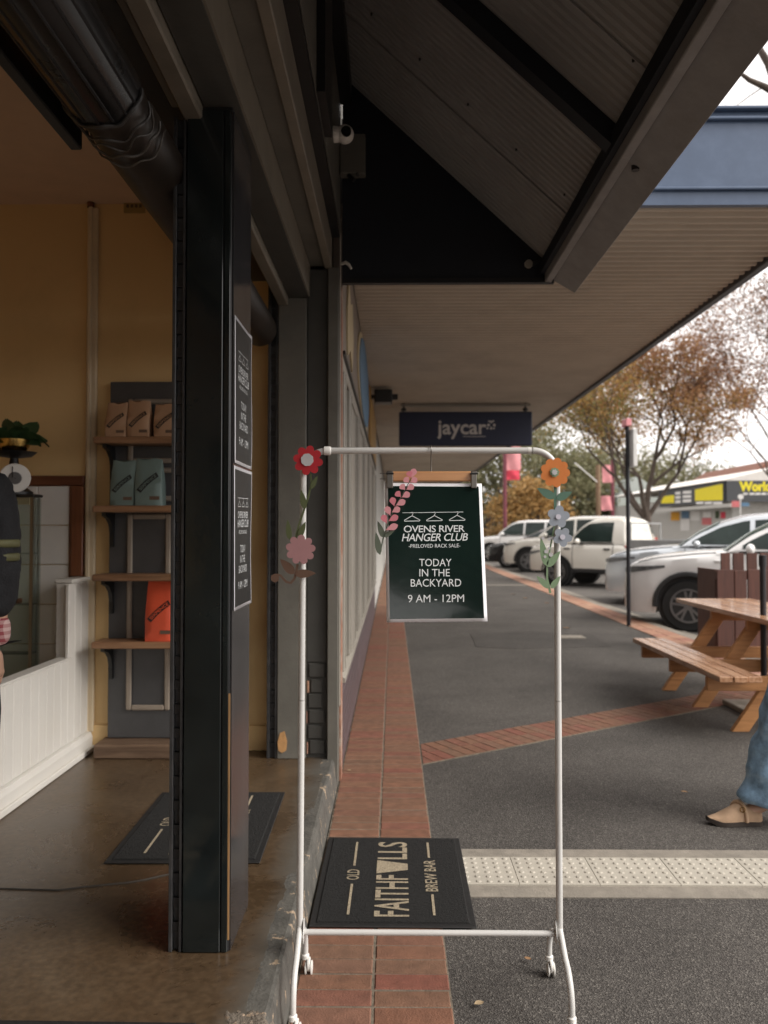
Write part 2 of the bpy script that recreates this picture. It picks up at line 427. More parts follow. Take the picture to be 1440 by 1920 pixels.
M['yellow_wall'] = mat('yellow_wall_paint', (.72,.5,.24), .65, var=.07, scale=3, bump=.08, bscale=90, dirt=(.6,.4,.19), dscale=1.5)
M['ceiling'] = mat('ceiling_paint', (.66,.48,.35), .8, var=.05)
M['cream_trim'] = mat('cream_trim_paint', (.66,.54,.37), .5, var=.06)
M['olive'] = mat('olive_grey_paint', (.14,.132,.113), .55, var=.15, scale=5, bump=.1, bscale=70, dirt=(.09,.084,.072), dscale=4)
M['olive_light'] = mat('khaki_paint', (.2,.175,.14), .5, var=.14, scale=6, bump=.08)
M['olive_dark'] = mat('dark_grey_paint', (.06,.058,.052), .55, var=.15, scale=5, bump=.1)
M['black_gloss'] = mat('black_gloss_paint', (.012,.0155,.0158), .12, var=.35, scale=3, bump=.06, bscale=9, rvar=.06, spec=.6)
M['black_metal'] = mat('black_metal', (.012,.012,.013), .4, var=.2, bump=.05)
M['steel_paint'] = mat('grey_steel_paint', (.05,.05,.052), .38, metal=.3, var=.25, scale=18, bump=.08, dirt=(.09,.085,.08), dscale=9)
M['silver_panel'] = mat('brushed_grey_panel', (.2,.19,.19), .3, metal=.55, var=.2, scale=4, stretch=(1,1,.2), rvar=.1)
M['navy'] = mat('navy_black_paint', (.006,.008,.014), .6, var=.2)
M['soffit_dark'] = mat('grey_sheet_paint', (.285,.278,.272), .55, var=.1, scale=3, dirt=(.19,.18,.172), dscale=1.2)
M['soffit_cream'] = mat('cream_sheet_paint', (.52,.45,.37), .55, var=.08, scale=2, dirt=(.32,.26,.2), dscale=.9)
M['fascia_grey'] = mat('grey_fascia_board', (.245,.236,.234), .6, var=.12, scale=9, bump=.1, dirt=(.17,.155,.145), dscale=6)
M['blue'] = mat('slate_blue_fascia', (.066,.1,.17), .35, var=.06, scale=5, dirt=(.12,.165,.25), dscale=5, damt=.3)
M['white_enamel'] = mat('white_enamel', (.58,.57,.55), .3, var=.05, bump=.01, dirt=(.33,.31,.28), dscale=22, damt=.55, dpos=(.64,.7))
M['white_plastic'] = mat('white_plastic', (.74,.72,.68), .4, var=.03)
M['chrome'] = mat('bright_steel', (.2,.185,.165), .3, metal=1, var=.1)
M['hanger_wood'] = wood_mat('hanger_wood', (.42,.2,.085), (.55,.28,.12), .4, 'X', coat=.3)
M['paper_white'] = mat('laminated_white_edge', (.78,.77,.8), .25, var=.02, coat=.3)
M['poster'] = mat('laminated_poster_ink', (.007,.017,.014), .13, var=.25, scale=2.5, bump=.12, bscale=7, coat=.5, spec=.5)
M['poster_dull'] = mat('poster_ink_matt', (.011,.012,.012), .4, var=.2, scale=3, bump=.1, bscale=9, spec=.3)
M['print_white'] = mat('white_print', (.72,.74,.75), .3, var=.02)
M['mat_pile'] = mat('black_carpet_pile', (.0075,.007,.0065), .95, var=.6, scale=190, bump=1.0, bscale=260)
M['mat_rubber'] = mat('black_rubber', (.011,.0105,.0105), .65, var=.3, scale=40, bump=.15)
M['mat_letter'] = mat('beige_carpet_pile', (.4,.33,.23), .95, var=.6, scale=190, bump=1.0, bscale=240)
M['beadboard'] = mat('white_board_paint', (.7,.67,.62), .5, var=.05, scale=6, bump=.05, dirt=(.57,.53,.47), dscale=3, objvar=.02)
M['white_tile'] = mat('white_glazed_tile', (.8,.77,.74), .18, var=.04, objvar=.04)
M['dark_wood'] = wood_mat('stained_cedar', (.16,.055,.025), (.24,.09,.04), .4, 'Z')
M['dark_wood_x'] = wood_mat('stained_cedar_rail', (.13,.04,.02), (.2,.07,.032), .4, 'X')
M['shelf_wood'] = wood_mat('shelf_timber', (.2,.1,.05), (.33,.18,.095), .5, 'X')
M['door_grey'] = mat('charcoal_door_paint', (.065,.064,.066), .5, var=.1, dirt=(.09,.088,.088), dscale=8)
M['door_trim'] = mat('worn_cream_moulding', (.3,.25,.2), .6, var=.12)
M['bag_beige'] = mat('kraft_bag', (.45,.27,.16), .55, var=.08, scale=9, bump=.25, bscale=18)
M['bag_teal'] = mat('teal_bag', (.17,.235,.22), .5, var=.08, scale=9, bump=.25, bscale=18)
M['bag_red'] = mat('red_bag', (.62,.085,.035), .45, var=.08, scale=9, bump=.25, bscale=18)
M['black_ink'] = mat('black_ink', (.012,.011,.011), .5, var=.05)
M['brown_ink'] = mat('brown_ink', (.12,.075,.05), .6, var=.2)
M['glass'] = glass_mat('clear_glass', (.93,.96,.94), .4, .06)
M['shop_glass'] = glass_mat('shop_window_glass', (.5,.53,.5), .9, .3)
M['car_glass'] = mat('tinted_car_glass', (.02,.032,.029), .07, var=.5, scale=1.6, spec=.3)
M['screen_glass'] = mat('green_windscreen_glass', (.05,.12,.1), .08, var=.3, scale=1.2, spec=.35)
M['brass'] = mat('brass', (.55,.36,.12), .25, metal=1, var=.2)
M['leaf_dark'] = ramp_mat('house_plant_leaf', [(.02,.05,.018),(.035,.075,.03),(.05,.09,.03)], .4, trans=.15)
M['crack_line'] = mat('dark_floor_crack', (.05,.045,.04), .6)
M['jacket'] = mat('black_work_jacket', (.012,.012,.014), .85, var=.3, scale=30, bump=.3, bscale=120)
M['hivis'] = mat('yellow_reflective_tape', (.13,.125,.05), .6, var=.3)
M['check'] = check_mat('pink_check_flannel')
M['skin'] = mat('skin', (.5,.3,.21), .5, var=.06, scale=12)
M['hair'] = mat('brown_hair', (.05,.03,.018), .5, var=.4, scale=60, stretch=(4,4,.4))
M['denim'] = mat('washed_blue_denim', (.19,.3,.42), .9, var=.45, scale=16, bump=.35, bscale=160, dirt=(.42,.53,.62), dscale=9, damt=.9)
M['suede'] = mat('tan_suede', (.46,.31,.2), .92, var=.16, scale=14, bump=.2, bscale=200)
M['sole'] = mat('dark_cork_sole', (.04,.03,.024), .8, var=.2)
M['knit'] = mat('cream_knit', (.5,.45,.38), .95, var=.1, scale=40, bump=.6, bscale=90)
M['shoe_white'] = mat('white_rubber_sole', (.6,.6,.58), .6)
M['timber'] = wood_mat('oiled_pine', (.33,.145,.05), (.49,.24,.09), .4, 'Y', coat=.25)
M['timber_x'] = wood_mat('oiled_pine_brace', (.34,.15,.05), (.5,.24,.09), .5, 'X')
M['timber_top'] = wood_mat('oiled_pine_top', (.32,.145,.065), (.62,.37,.22), .26, 'Y', coat=.35)
M['slat'] = wood_mat('red_brown_stained_slat', (.075,.028,.02), (.12,.045,.03), .55, 'Z')
M['pole_black'] = mat('black_pole_paint', (.012,.012,.016), .4, var=.2)
M['pole_maroon'] = mat('maroon_pole_paint', (.15,.03,.045), .45)
M['pole_wood'] = mat('brown_timber_pole', (.2,.13,.08), .9, var=.2)
M['pink'] = mat('pink_banner_cloth', (.72,.3,.32), .8, var=.3, scale=1.2)
M['red'] = mat('red_banner_cloth', (.68,.06,.1), .8, var=.15)
M['sign_red'] = mat('red_sign_print', (.6,.16,.17), .5)
M['tyre'] = mat('tyre_rubber', (.014,.014,.014), .8, var=.2)
M['rim'] = mat('alloy_rim', (.45,.45,.46), .3, metal=.8)
M['rim_dark'] = mat('dark_alloy_rim', (.2,.2,.205), .35, metal=.6)
M['plastic_dark'] = mat('dark_grey_plastic', (.022,.022,.023), .6)
M['lamp_glass'] = mat('headlamp_glass', (.1,.105,.11), .08, coat=1, var=.4, scale=9)
M['tail_red'] = mat('tail_lamp_red', (.4,.02,.02), .2, coat=1)
M['yellow_sign'] = mat('yellow_sign_vinyl', (.8,.68,.02), .5, var=.03)
M['sign_grey'] = mat('charcoal_sign_board', (.06,.064,.07), .6, var=.06)
M['white_sign'] = mat('white_sign_vinyl', (.75,.74,.72), .5)
M['shop_white'] = mat('white_render', (.72,.69,.65), .8, var=.06)
M['shop_grey'] = mat('pale_grey_render', (.5,.49,.46), .8, var=.06)
M['shed'] = mat('pale_green_grey_cladding', (.34,.37,.35), .7, var=.05)
M['roof_brown'] = mat('brown_roof_tile', (.2,.085,.055), .8, var=.2)
M['orange'] = mat('orange_print', (.75,.36,.02), .6)
M['bark'] = mat('bark', (.085,.065,.052), .95, var=.4, scale=9, bump=.8, bscale=20, stretch=(1,1,.3))
M['purple_tile'] = mat('mauve_glazed_brick', (.085,.06,.066), .45, var=.2, scale=10, objvar=.12)
M['sign_cream'] = mat('cream_lettering', (.45,.36,.22), .6, var=.1)
M['sign_blue'] = mat('mid_blue_sign', (.1,.2,.32), .5)
M['sign_ochre'] = mat('ochre_sign', (.36,.2,.05), .5, var=.1)
M['sign_taupe'] = mat('taupe_sign_board', (.2,.16,.13), .6, var=.08)
M['window_cream'] = mat('cream_window_timber', (.31,.285,.245), .4, var=.1, dirt=(.2,.18,.15), dscale=3)
M['sign_navy'] = mat('navy_light_box', (.006,.01,.036), .5, var=.1)
M['lettering_grey'] = mat('pale_grey_lettering', (.5,.46,.43), .5)
# ================================================================== THE SETTING
XS0, XSM, XS1 = -.308, -.062, .184          # brick strip along the shopfront
obj('ground', MB().box(-250, 250, -60, 420, -1.1, -.1), M['road'], kind='structure')
obj('footpath', MB().box(-.5, 3.6, -30, 70, -.12, 0), M['asphalt'], kind='structure')

def brick_unit(name, w, l, h=.012, c=.004):
    mb = MB()
    v = [(-w/2,-l/2,-h),(w/2,-l/2,-h),(w/2,l/2,-h),(-w/2,l/2,-h),
         (-w/2,-l/2,-c),(w/2,-l/2,-c),(w/2,l/2,-c),(-w/2,l/2,-c),
         (-w/2+c,-l/2+c,0),(w/2-c,-l/2+c,0),(w/2-c,l/2-c,0),(-w/2+c,l/2-c,0)]
    f = [(0,1,5,4),(1,2,6,5),(2,3,7,6),(3,0,4,7),(4,5,9,8),(5,6,10,9),(6,7,11,10),(7,4,8,11),(8,9,10,11)]
    return mb.add(v, f)
def mesh_only(name, mb, m):
    me = bpy.data.meshes.new(name); me.from_pydata(mb.v, [], mb.f); me.materials.append(m); return me
def piece(name, me, parent, loc, rot=(0,0,0), label=None):
    o = bpy.data.objects.new(name, me); scene.collection.objects.link(o); o.parent = parent
    o.location = Vector(loc) - OFF[parent.name]; o.rotation_euler = rot
    if label: o['label'] = label
    return o

strip = obj('brick_strip', MB().box(XS0, XS1, -14, 44, -.02, .0068), M['mortar'], kind='structure')
PITCH = .0872
bm_ = mesh_only('brick', brick_unit('b', .238, .0795), M['brick'])
y0b = 1.9
for i in range(150):
    for cx in ((XS0+XSM)/2, (XSM+XS1)/2):
        piece('brick', bm_, strip, (cx + rnd.uniform(-.0015, .0015), y0b + i*PITCH + rnd.uniform(-.0015,.0015), .0105 + rnd.uniform(-.0015,.0012)),
              (rnd.uniform(-.012,.012), rnd.uniform(-.004,.004), rnd.uniform(-.006,.006)))
mb = MB()
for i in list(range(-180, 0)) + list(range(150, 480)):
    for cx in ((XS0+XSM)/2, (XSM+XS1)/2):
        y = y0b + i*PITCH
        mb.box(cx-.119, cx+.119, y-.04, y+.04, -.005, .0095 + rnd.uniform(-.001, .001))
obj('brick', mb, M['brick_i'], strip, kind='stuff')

# diagonal brick band across the footpath
ang = R(32.6); bd = Vector((math.cos(ang), math.sin(ang))); bn = Vector((-bd.y, bd.x)); B0 = Vector((.186, 4.83)); BW = .372
def clipx(poly, x0, x1):
    for (xl, sgn) in ((x0, 1), (x1, -1)):
        out = []
        for i in range(len(poly)):
            a, b = poly[i], poly[(i+1) % len(poly)]
            ia, ib = (a[0]-xl)*sgn >= 0, (b[0]-xl)*sgn >= 0
            if ia: out.append(a)
            if ia != ib:
                t = (xl - a[0]) / (b[0] - a[0]); out.append((xl, a[1] + t*(b[1]-a[1])))
        poly = out
        if len(poly) < 3: return []
    return poly
def bpt(u, w): p = B0 + bd*u + bn*w; return (p.x, p.y)
bed = clipx([bpt(-1, 0), bpt(6, 0), bpt(6, BW), bpt(-1, BW)], .187, 3.598)
band = obj('brick_band', MB().prism(bed, (0,0,-.02), (1,0,0), (0,1,0), .0262), M['mortar'], kind='structure')
for i in range(-6, 52):
    for r_ in range(2):
        u0, w0 = i*.0872 + .004, r_*BW/2 + .004
        p = clipx([bpt(u0, w0), bpt(u0+.079, w0), bpt(u0+.079, w0+BW/2-.008), bpt(u0, w0+BW/2-.008)], .192, 3.594)
        if len(p) < 3: continue
        c = Vector((sum(q[0] for q in p)/len(p), sum(q[1] for q in p)/len(p), 0))
        o = obj('brick', MB().prism([(q[0], q[1]) for q in p], (0,0,-.01), (1,0,0), (0,1,0), .019 + rnd.uniform(-.001,.001)), M['brick'], band)
# kerb: pale brick border, concrete kerb, gutter
kb = obj('kerb_border', MB().box(3.6, 4.0, -30, 60, -.11, .003), M['mortar'], kind='structure')
mb = MB()
for i in range(-40, 560):
    y = 2 + i*.0872
    if y > 48: break
    for cx in (3.70, 3.905):
        mb.box(cx-.098, cx+.098, y-.04, y+.04, -.005, .009 + rnd.uniform(-.001,.001))
obj('brick', mb, M['brick_pale_i'], kb, kind='stuff')
obj('kerb', MB().box(4.003, 4.16, -30, 60, -.12, .006), M['concrete'], kind='structure', bevel=.02, seg=2)
obj('gutter', MB().box(4.163, 4.5, -30, 60, -.12, -.085), M['concrete'], kind='structure')
# patches and joints in the asphalt
pt = [(1.05,9.7),(1.5,9.55),(2.75,9.75),(2.8,10.9),(2.1,11.15),(1.1,11.0)]
obj('asphalt_patch', MB().prism(pt, (0,0,-.01), (1,0,0), (0,1,0), .014), M['patch'], kind='structure')
obj('joint_strip', MB().box(.2, 3.59, 20.6, 20.85, -.01, .004), M['concrete'], kind='structure')
lid = obj('drain_lid', MB().box(2.27, 2.62, 10.45, 10.72, -.01, .014), M['concrete'], bevel=.004)
props(lid, 'small pale rectangular service lid set in the dark asphalt patch', 'service lid')
# tactile paving strip
tp = obj('tactile_strip', MB().box(.188, 3.596, 3.10, 3.56, -.02, .004), M['concrete'], kind='structure')
tm = MB().add(brick_unit('t', .3285, .262, .012, .0015).v, brick_unit('t', .3285, .262, .012, .0015).f)
for i in range(7):
    for j in range(6):
        cx, cy = -.138 + i*.046, -.11 + j*.044
        tm.lathe([(.0125, 0), (.008, .004), (0, .0042)], (cx, cy, 0), n=8)
tme = mesh_only('tactile_tile', tm, M['tactile'])
for i in range(11):
    x = .355 - .33*0 + i*.33
    if x > 3.5: break
    piece('tactile_tile', tme, tp, (x, 3.325, .0125))

# shop floor with its worn edge
obj('floor', MB().box(-4.6, -.372, -14, 4.62, -.05, .15), M['floor'], kind='structure')
rs = np.random.RandomState(3)
def edge_noise(y, k):
    return (math.sin(y*7.1+k)*.4 + math.sin(y*17.3+2*k)*.3 + math.sin(y*41+k*3)*.2 + math.sin(y*97+k)*.15)
M['step'] = mat('worn_grey_step_paint', (.085,.08,.07), .7, var=.3, scale=14, bump=.4, bscale=60, dirt=(.42,.31,.21), dscale=16, damt=.75, dpos=(.585,.615))
def stepf(u, v):
    y = -6 + u*10.45
    prof = [(-.42, .1492), (-.38, .1508), (-.348, .1505), (-.337, .146), (-.331, .125), (-.325, .07), (-.318, .02), (-.309, -.01)]
    k = v*(len(prof)-1); i = min(int(k), len(prof)-2); t = k-i
    x = prof[i][0]*(1-t)+prof[i+1][0]*t; z = prof[i][1]*(1-t)+prof[i+1][1]*t
    a = math.sin(PI*v)
    br = max(0, 1 - abs(y-2.02)/.12)*.03 + max(0, 1-abs(y-3.05)/.1)*.02 + max(0, 1-abs(y-3.9)/.3)*.018
    return (x + edge_noise(y*1.7, v*.8)*.0022*a - br*a*.35, y, z + edge_noise(y*2+3, v*.9)*.002*a - br*a*.4)
obj('step_edge', MB().grid(stepf, 700, 14), M['step'], kind='structure')
# broken sandy patch at the near corner of the step
def brk(u, v):
    y = 1.86 + v*.28; x = -.462 + u*.14
    e = min(u, 1-u)*3 ; f_ = min(v, 1-v)*4; k = min(1, e, f_) * (.55+.45*edge_noise(y*6+x*11, 3)) 
    z = .1518 - max(0, x+.345)*2.2 + .004*max(0, k) + .003*k*edge_noise(x*9+y*5, 7) - .005*(1-min(1,max(0,k)*4))
    return (x + .008*edge_noise(y*3, 1), y + .008*edge_noise(x*9, 2), z)
bp_ = obj('broken_edge', MB().grid(brk, 40, 70), mat('broken_sandy_render', (.4,.29,.2), .95, var=.45, scale=30, bump=.9, bscale=90, dirt=(.14,.115,.09), dscale=18, damt=1.0, dpos=(.46,.5)), kind='structure', smooth=60)
# hairline crack in the floor
cp = [pZ(x, y, .1515) for x, y in ((0,1666),(60,1668),(110,1669),(150,1664),(190,1660),(240,1655),(270,1650),(300,1643),(325,1638))]
crack = obj('floor_crack', MB().tube(cp, .0035, 6), M['crack_line'])
props(crack, 'thin dark crack running across the brown shop floor beside the black pillar', 'crack')
crack.name = 'floor_crack'

# ================================================================== THE CAFE BUILDING
caf = thing('cafe_building', 'dark grey painted corner cafe with open front, black pillar and yellow back wall', 'building', (-.5, 2.4, 0))
obj('back_wall', MB().box(-4.6, -.52, 4.62, 4.8, 0, 3.45), M['yellow_wall'], caf)
obj('skirting', MB().box(-1.80, -.68, 4.60, 4.619, .15, .30), M['yellow_wall'], caf, bevel=.004)
obj('side_wall', MB().box(-4.78, -4.6, -14, 4.8, 0, 3.45), M['yellow_wall'], caf)
obj('rear_wall', MB().box(-4.6, -.3, -14.2, -14, 0, 4.2), M['olive'], caf)
obj('ceiling', MB().box(-4.6, -.70, -14, 4.62, 3.45, 3.55), M['ceiling'], caf)
# beams over the opening, from the inside out
obj('inner_lintel', MB().box(-.705, -.60, -14, 4.6, 2.86, 3.45), M['olive_dark'], caf)
obj('head_trim', MB().box(-.665, -.605, -14, 4.44, 2.77, 2.857), M['olive_light'], caf, bevel=.006)
obj('lintel', MB().box(-.597, -.48, -14, 4.437, 2.82, 3.6), M['olive_light'], caf)
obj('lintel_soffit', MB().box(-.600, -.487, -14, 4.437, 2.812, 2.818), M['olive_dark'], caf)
obj('outer_lintel', MB().box(-.478, -.358, -14, 4.437, 3.0, 3.6), M['olive'], caf)
obj('lintel_trim', MB().box(-.395, -.352, -14, 4.437, 2.985, 3.165), M['olive_light'], caf, bevel=.004)
obj('flashing', MB().box(-.357, -.305, -14, 4.437, 3.168, 3.2), M['black_metal'], caf)
obj('upper_wall', MB().box(-.5, -.303, -14, 4.44, 3.203, 6), M['olive'], caf)
obj('roof_slab', MB().box(-4.8, -.5, -14.2, 4.8, 3.6, 3.8), M['olive_dark'], caf)

# black pillar between the two openings
pil = obj('pillar', MB().box(-.655, -.511, 2.418, 2.72, .15, 2.815), M['black_metal'], caf, bevel=.003)
obj('front_plate', MB().box(-.652, -.537, 2.409, 2.416, .152, 2.80), M['black_gloss'], pil, bevel=.002)
obj('edge_strip', MB().box(-.5335, -.514, 2.411, 2.4165, .152, 2.80), M['black_gloss'], pil, bevel=.002)
M['side_gloss'] = mat('dark_grey_gloss_panel', (.045,.043,.045), .14, metal=.1, var=.25, scale=4, stretch=(1,1,.25), rvar=.07, bump=.03, bscale=8)
obj('side_panel', MB().box(-.5095, -.5055, 2.425, 2.717, .152, 2.80), M['side_gloss'], pil)
M['worn_edge'] = mat('worn_timber_edge', (.3,.17,.07), .7, var=.4, scale=12, stretch=(1,1,.2))
obj('worn_edge', MB().box(-.5135, -.5085, 2.4115, 2.4175, .19, .95), M['worn_edge'], pil)
def channel(parent, x0, x1, y0, y1, z0, z1, face):
    """a slotted steel shutter guide: two lips, a web and teeth-like slots"""
    w = x1 - x0
    c = obj('guide_rail', MB().box(x0, x0+w*.28, y0, y1, z0, z1).box(x1-w*.22, x1, y0, y1, z0, z1).box(x0+w*.28, x1-w*.22, y0+.02, y1, z0, z1), M['steel_paint'], parent, bevel=.0015)
    mb = MB(); z = z0 + .06
    while z < z1 - .06:
        mb.box(x0+w*.3, x1-w*.24, y0+.006, y0+.021, z, z+.03); z += .075
    obj('slot_teeth', mb, M['black_metal'], parent, kind='stuff')
channel(pil, -.698, -.657, 2.414, 2.50, .15, 2.78, 'y')
# far jamb and masonry pier
jam = obj('jamb', MB().box(-.664, -.500, 4.44, 4.618, .15, 2.985), M['olive'], caf, bevel=.004)
channel(jam, -.725, -.666, 4.445, 4.55, .15, 2.9, 'y')
chip = [(0,0),(.02,-.015),(.045,0),(.05,.05),(.035,.11),(.01,.1),(-.005,.05)]
obj('paint_chip', MB().prism(chip, (-.655, 4.4375, .2), (1,0,0), (0,0,1), -.003, (0,1,0)), mat('bare_timber', (.5,.27,.11), .8, var=.2, scale=30), jam)
pier = obj('pier', MB().box(-.498, -.378, 4.475, 4.618, .15, 2.99), M['olive_dark'], caf)
obj('pier_render', MB().box(-.497, -.379, 4.466, 4.4745, .70, 2.99), M['olive_dark'], pier, bevel=.003)
for i in range(6):
    z = .17 + i*.088; x0_ = -.488 + rnd.uniform(-.006,.016); x1_ = -.392 + rnd.uniform(-.014,.008)
    obj('brick', MB().box(x0_, x1_, 4.462, 4.4745, z, z+.084-rnd.uniform(0,.006)), M['olive_dark'], pier, bevel=.006)
    if i % 2 == 0: obj('brick', MB().box(-.498, x0_-.008, 4.462, 4.4745, z, z+.07), M['brick_pale'], pier, bevel=.004)
obj('pilaster', MB().box(-.375, -.312, 4.43, 4.62, .0, 2.99), M['olive'], caf, bevel=.004)
obj('corner_brick', MB().box(-.3105, -.3, 4.50, 4.62, .0, 2.9), mat('peeling_brick', (.3,.14,.09), .9, var=.3, scale=12, dirt=(.42,.38,.32), dscale=7, damt=.95), caf)
obj('corner_bead', MB().box(-.311, -.303, 4.44, 4.49, .45, 3.2), M['window_cream'], caf, bevel=.002)

# roller shutter rolled up above the near opening
rsx, rsz, rsr = -.765, 2.62, .102
sh = thing('roller_shutter', 'black rolled-up roller shutter under the ceiling above the near shop opening', 'shutter', (rsx, 0, rsz))
mb = MB(); pr = []
obj('shutter_roll', MB().lathe([(rsr, -4.5), (rsr, 2.0)], (rsx, 0, rsz), 'Y', 48), mat('black_shutter_curtain', (.009,.0085,.0085), .32, var=.4, scale=3, bump=.05, bscale=12, rvar=.1), sh, smooth=40)
for k in range(9):
    a_ = PI*(1.02+.12*k)
    obj('slat_seam', MB().tube([(rsx+math.cos(a_)*rsr, -4.4, rsz+math.sin(a_)*rsr), (rsx+math.cos(a_)*rsr, 1.97, rsz+math.sin(a_)*rsr)], .004, 6), M['black_metal'], sh)
obj('end_roll', MB().lathe([(rsr-.012, 2.0), (rsr-.006, 2.06), (rsr-.012, 2.12), (rsr-.004, 2.16), (rsr-.004, 4.4)], (rsx, 0, rsz), 'Y', 48), mat('brown_black_shutter_steel', (.028,.02,.015), .42, metal=.1, var=.4, scale=5, bump=.05, bscale=10), sh, smooth=40)
for k, (yy, rr, t_) in enumerate(((1.98, .006, .006), (2.05, .004, .012), (2.09, .003, .02), (2.14, .004, -.01), (2.19, .003, .01))):
    pts = []
    for a in range(25):
        th = PI + PI*a/24; w_ = 1 + .012*math.sin(a*1.7+k)
        pts.append((rsx + math.cos(th)*(rsr+.004)*w_, yy + t_*math.sin(a*.9+k), rsz + math.sin(th)*(rsr+.004)*w_))
    obj('cable', MB().tube(pts, rr, 6), mat('cable_%s' % 'abcde'[k], (.03+.012*k, .028+.01*k, .027+.008*k), .4), sh, smooth=60)
obj('fascia_board', MB().box(-.965, -.93, -4.5, 2.27, 2.60, 3.4), M['black_metal'], sh, bevel=.004)
obj('added_dark_plate', MB().box(-.928, -.707, -4.5, 4.4, 2.9, 2.95), M['black_metal'], sh)  # dark plate added to blacken the gap between roll and trim
obj('reflection_strip', MB().box(-.928, -.905, -4.5, 2.0, 2.665, 2.72), mat('painted_orange_reflection', (.32,.13,.04), .35, var=.2), sh, bevel=.003)  # added strip, coloured as the orange reflection on the roll
obj('side_rail', MB().box(-.70, -.667, -4.5, 2.4, 2.80, 2.86), M['olive_light'], sh, bevel=.004)

# ================================================================== AWNINGS
def corr(prof_fn, y0, y1, pitch, samples=6, amp=.006):
    """corrugated sheet with ridges along the cross-section; prof_fn(v) -> (x, z), normal offset along z"""
    n = int((y1-y0)/pitch*samples)
    def fn(u, v):
        y = y0 + u*(y1-y0); x, z = prof_fn(v); ph = (y/pitch) % 1
        a = max(-1, min(1, 2.2*math.sin(2*PI*ph)))
        return (x, y, z + amp*a)
    return MB().grid(fn, n, 1)
aw = thing('awning', 'steep dark grey sheet metal awning overhead with black end panel', 'awning', (.3, 4.4, 2.9))
AWX0, AWX1, SL = -.30, 1.058, .93
def awz(x): return 3.0 - (x-.9)*SL
obj('roof_sheet', corr(lambda v: (AWX0 + v*(AWX1-AWX0), awz(AWX0 + v*(AWX1-AWX0))), -14, 4.42, .046), M['soffit_dark'], aw, smooth=30)
def capf():
    mb = MB()
    for y0 in (-5,): pass
    return mb
for y in (4.36, 2.98, 1.6, .2, -1.2, -2.6, -4.0, -1.6, -2.8, -4, -5.2, -6.4):
    a, b = (-.28, y, awz(-.28)-.05), (.875, y, awz(.875)-.05)
    if y > 4.3: continue
    obj('rafter', MB().beam(a, b, .075, .07), M['navy'], aw)
obj('edge_beam', MB().box(.873, .914, -14, 4.40, 2.885, 2.955), M['fascia_grey'], aw, bevel=.004)
fbp = [(.917, awz(.917)-.012), (1.052, awz(1.052)-.012), (1.052, awz(1.052)-.030), (.917, awz(.917)-.075)]
obj('fascia_board', MB().prism(fbp, (0,-14,0), (1,0,0), (0,0,1), 18.415, (0,1,0)), M['fascia_grey'], aw, bevel=.003)
scr = MB()
for y in (3.6, 2.55, 1.5, .6):
    for k in range(5):
        x = -.1 + k*.23; scr.lathe([(.005,-.01),(.005,0)], (x, y+.01*k, awz(x)-.008), 'Z', 8)
obj('screw', scr, M['black_metal'], aw, kind='stuff')
for y in (3.78, 2.58, 1.38, .18):
    obj('sheet_lap', MB().prism([(-.29, awz(-.29)-.008), (.86, awz(.86)-.008), (.86, awz(.86)-.014), (-.29, awz(-.29)-.014)], (0,y,0), (1,0,0), (0,0,1), .012, (0,1,0)), M['soffit_dark'], aw)
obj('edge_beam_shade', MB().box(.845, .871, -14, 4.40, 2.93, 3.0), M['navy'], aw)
px_ = [(-.29, 2.885), (.93, 2.885), (.93, awz(.93)+.02), (-.29, awz(-.29)+.02)]
obj('end_panel', MB().prism(px_, (0, 4.40, 0), (1,0,0), (0,0,1), .03, (0,1,0)), M['navy'], aw)
obj('wall_plate', MB().box(-.302, -.235, -5, 4.398, 3.93, 4.07), M['black_metal'], aw)
obj('bottom_rail', MB().box(-.29, .9, 4.385, 4.399, 2.882, 2.91), M['black_metal'], aw)
obj('bolt', MB().lathe([(.016,0),(.016,.03),(.008,.035)], (.955, 3.0, 2.875), 'Z', 8), M['black_metal'], aw)
obj('down_strip', MB().box(-.302, -.268, 3.02, 3.38, 3.21, 4.1), M['black_metal'], caf)

fa = thing('awning', 'flat cream ribbed awning with slate blue end fascia beyond the dark awning', 'awning', (1.2, 4.45, 3.36))
FX1 = 2.64
obj('ribbed_soffit', corr(lambda v: (-.30 + v*(FX1+.30-.04), 3.375), 4.50, 32, .095, 8, .02), M['soffit_cream'], fa, smooth=30)
obj('end_fascia', MB().box(-.29, FX1, 4.45, 4.49, 3.355, 3.90), M['blue'], fa)
obj('fascia_roll', MB().box(-.29, FX1, 4.425, 4.449, 3.435, 3.455), M['blue'], fa, bevel=.008, seg=3)
obj('fascia_roll', MB().box(-.29, FX1, 4.42, 4.449, 3.845, 3.865), M['blue'], fa, bevel=.008, seg=3)
obj('capping', MB().box(-.29, FX1, 4.41, 4.50, 3.902, 3.92), M['blue'], fa, bevel=.004)
obj('edge_gutter', MB().box(FX1-.035, FX1+.03, 4.495, 32, 3.33, 3.90), mat('dark_gutter', (.07,.07,.075), .5), fa, bevel=.006)
obj('roof_deck', MB().box(-.30, FX1-.04, 4.5, 32, 3.80, 3.9), M['olive_dark'], fa)
obj('end_bulkhead', MB().box(-.3, FX1, 32.05, 32.2, 2.75, 3.9), M['olive_dark'], fa)

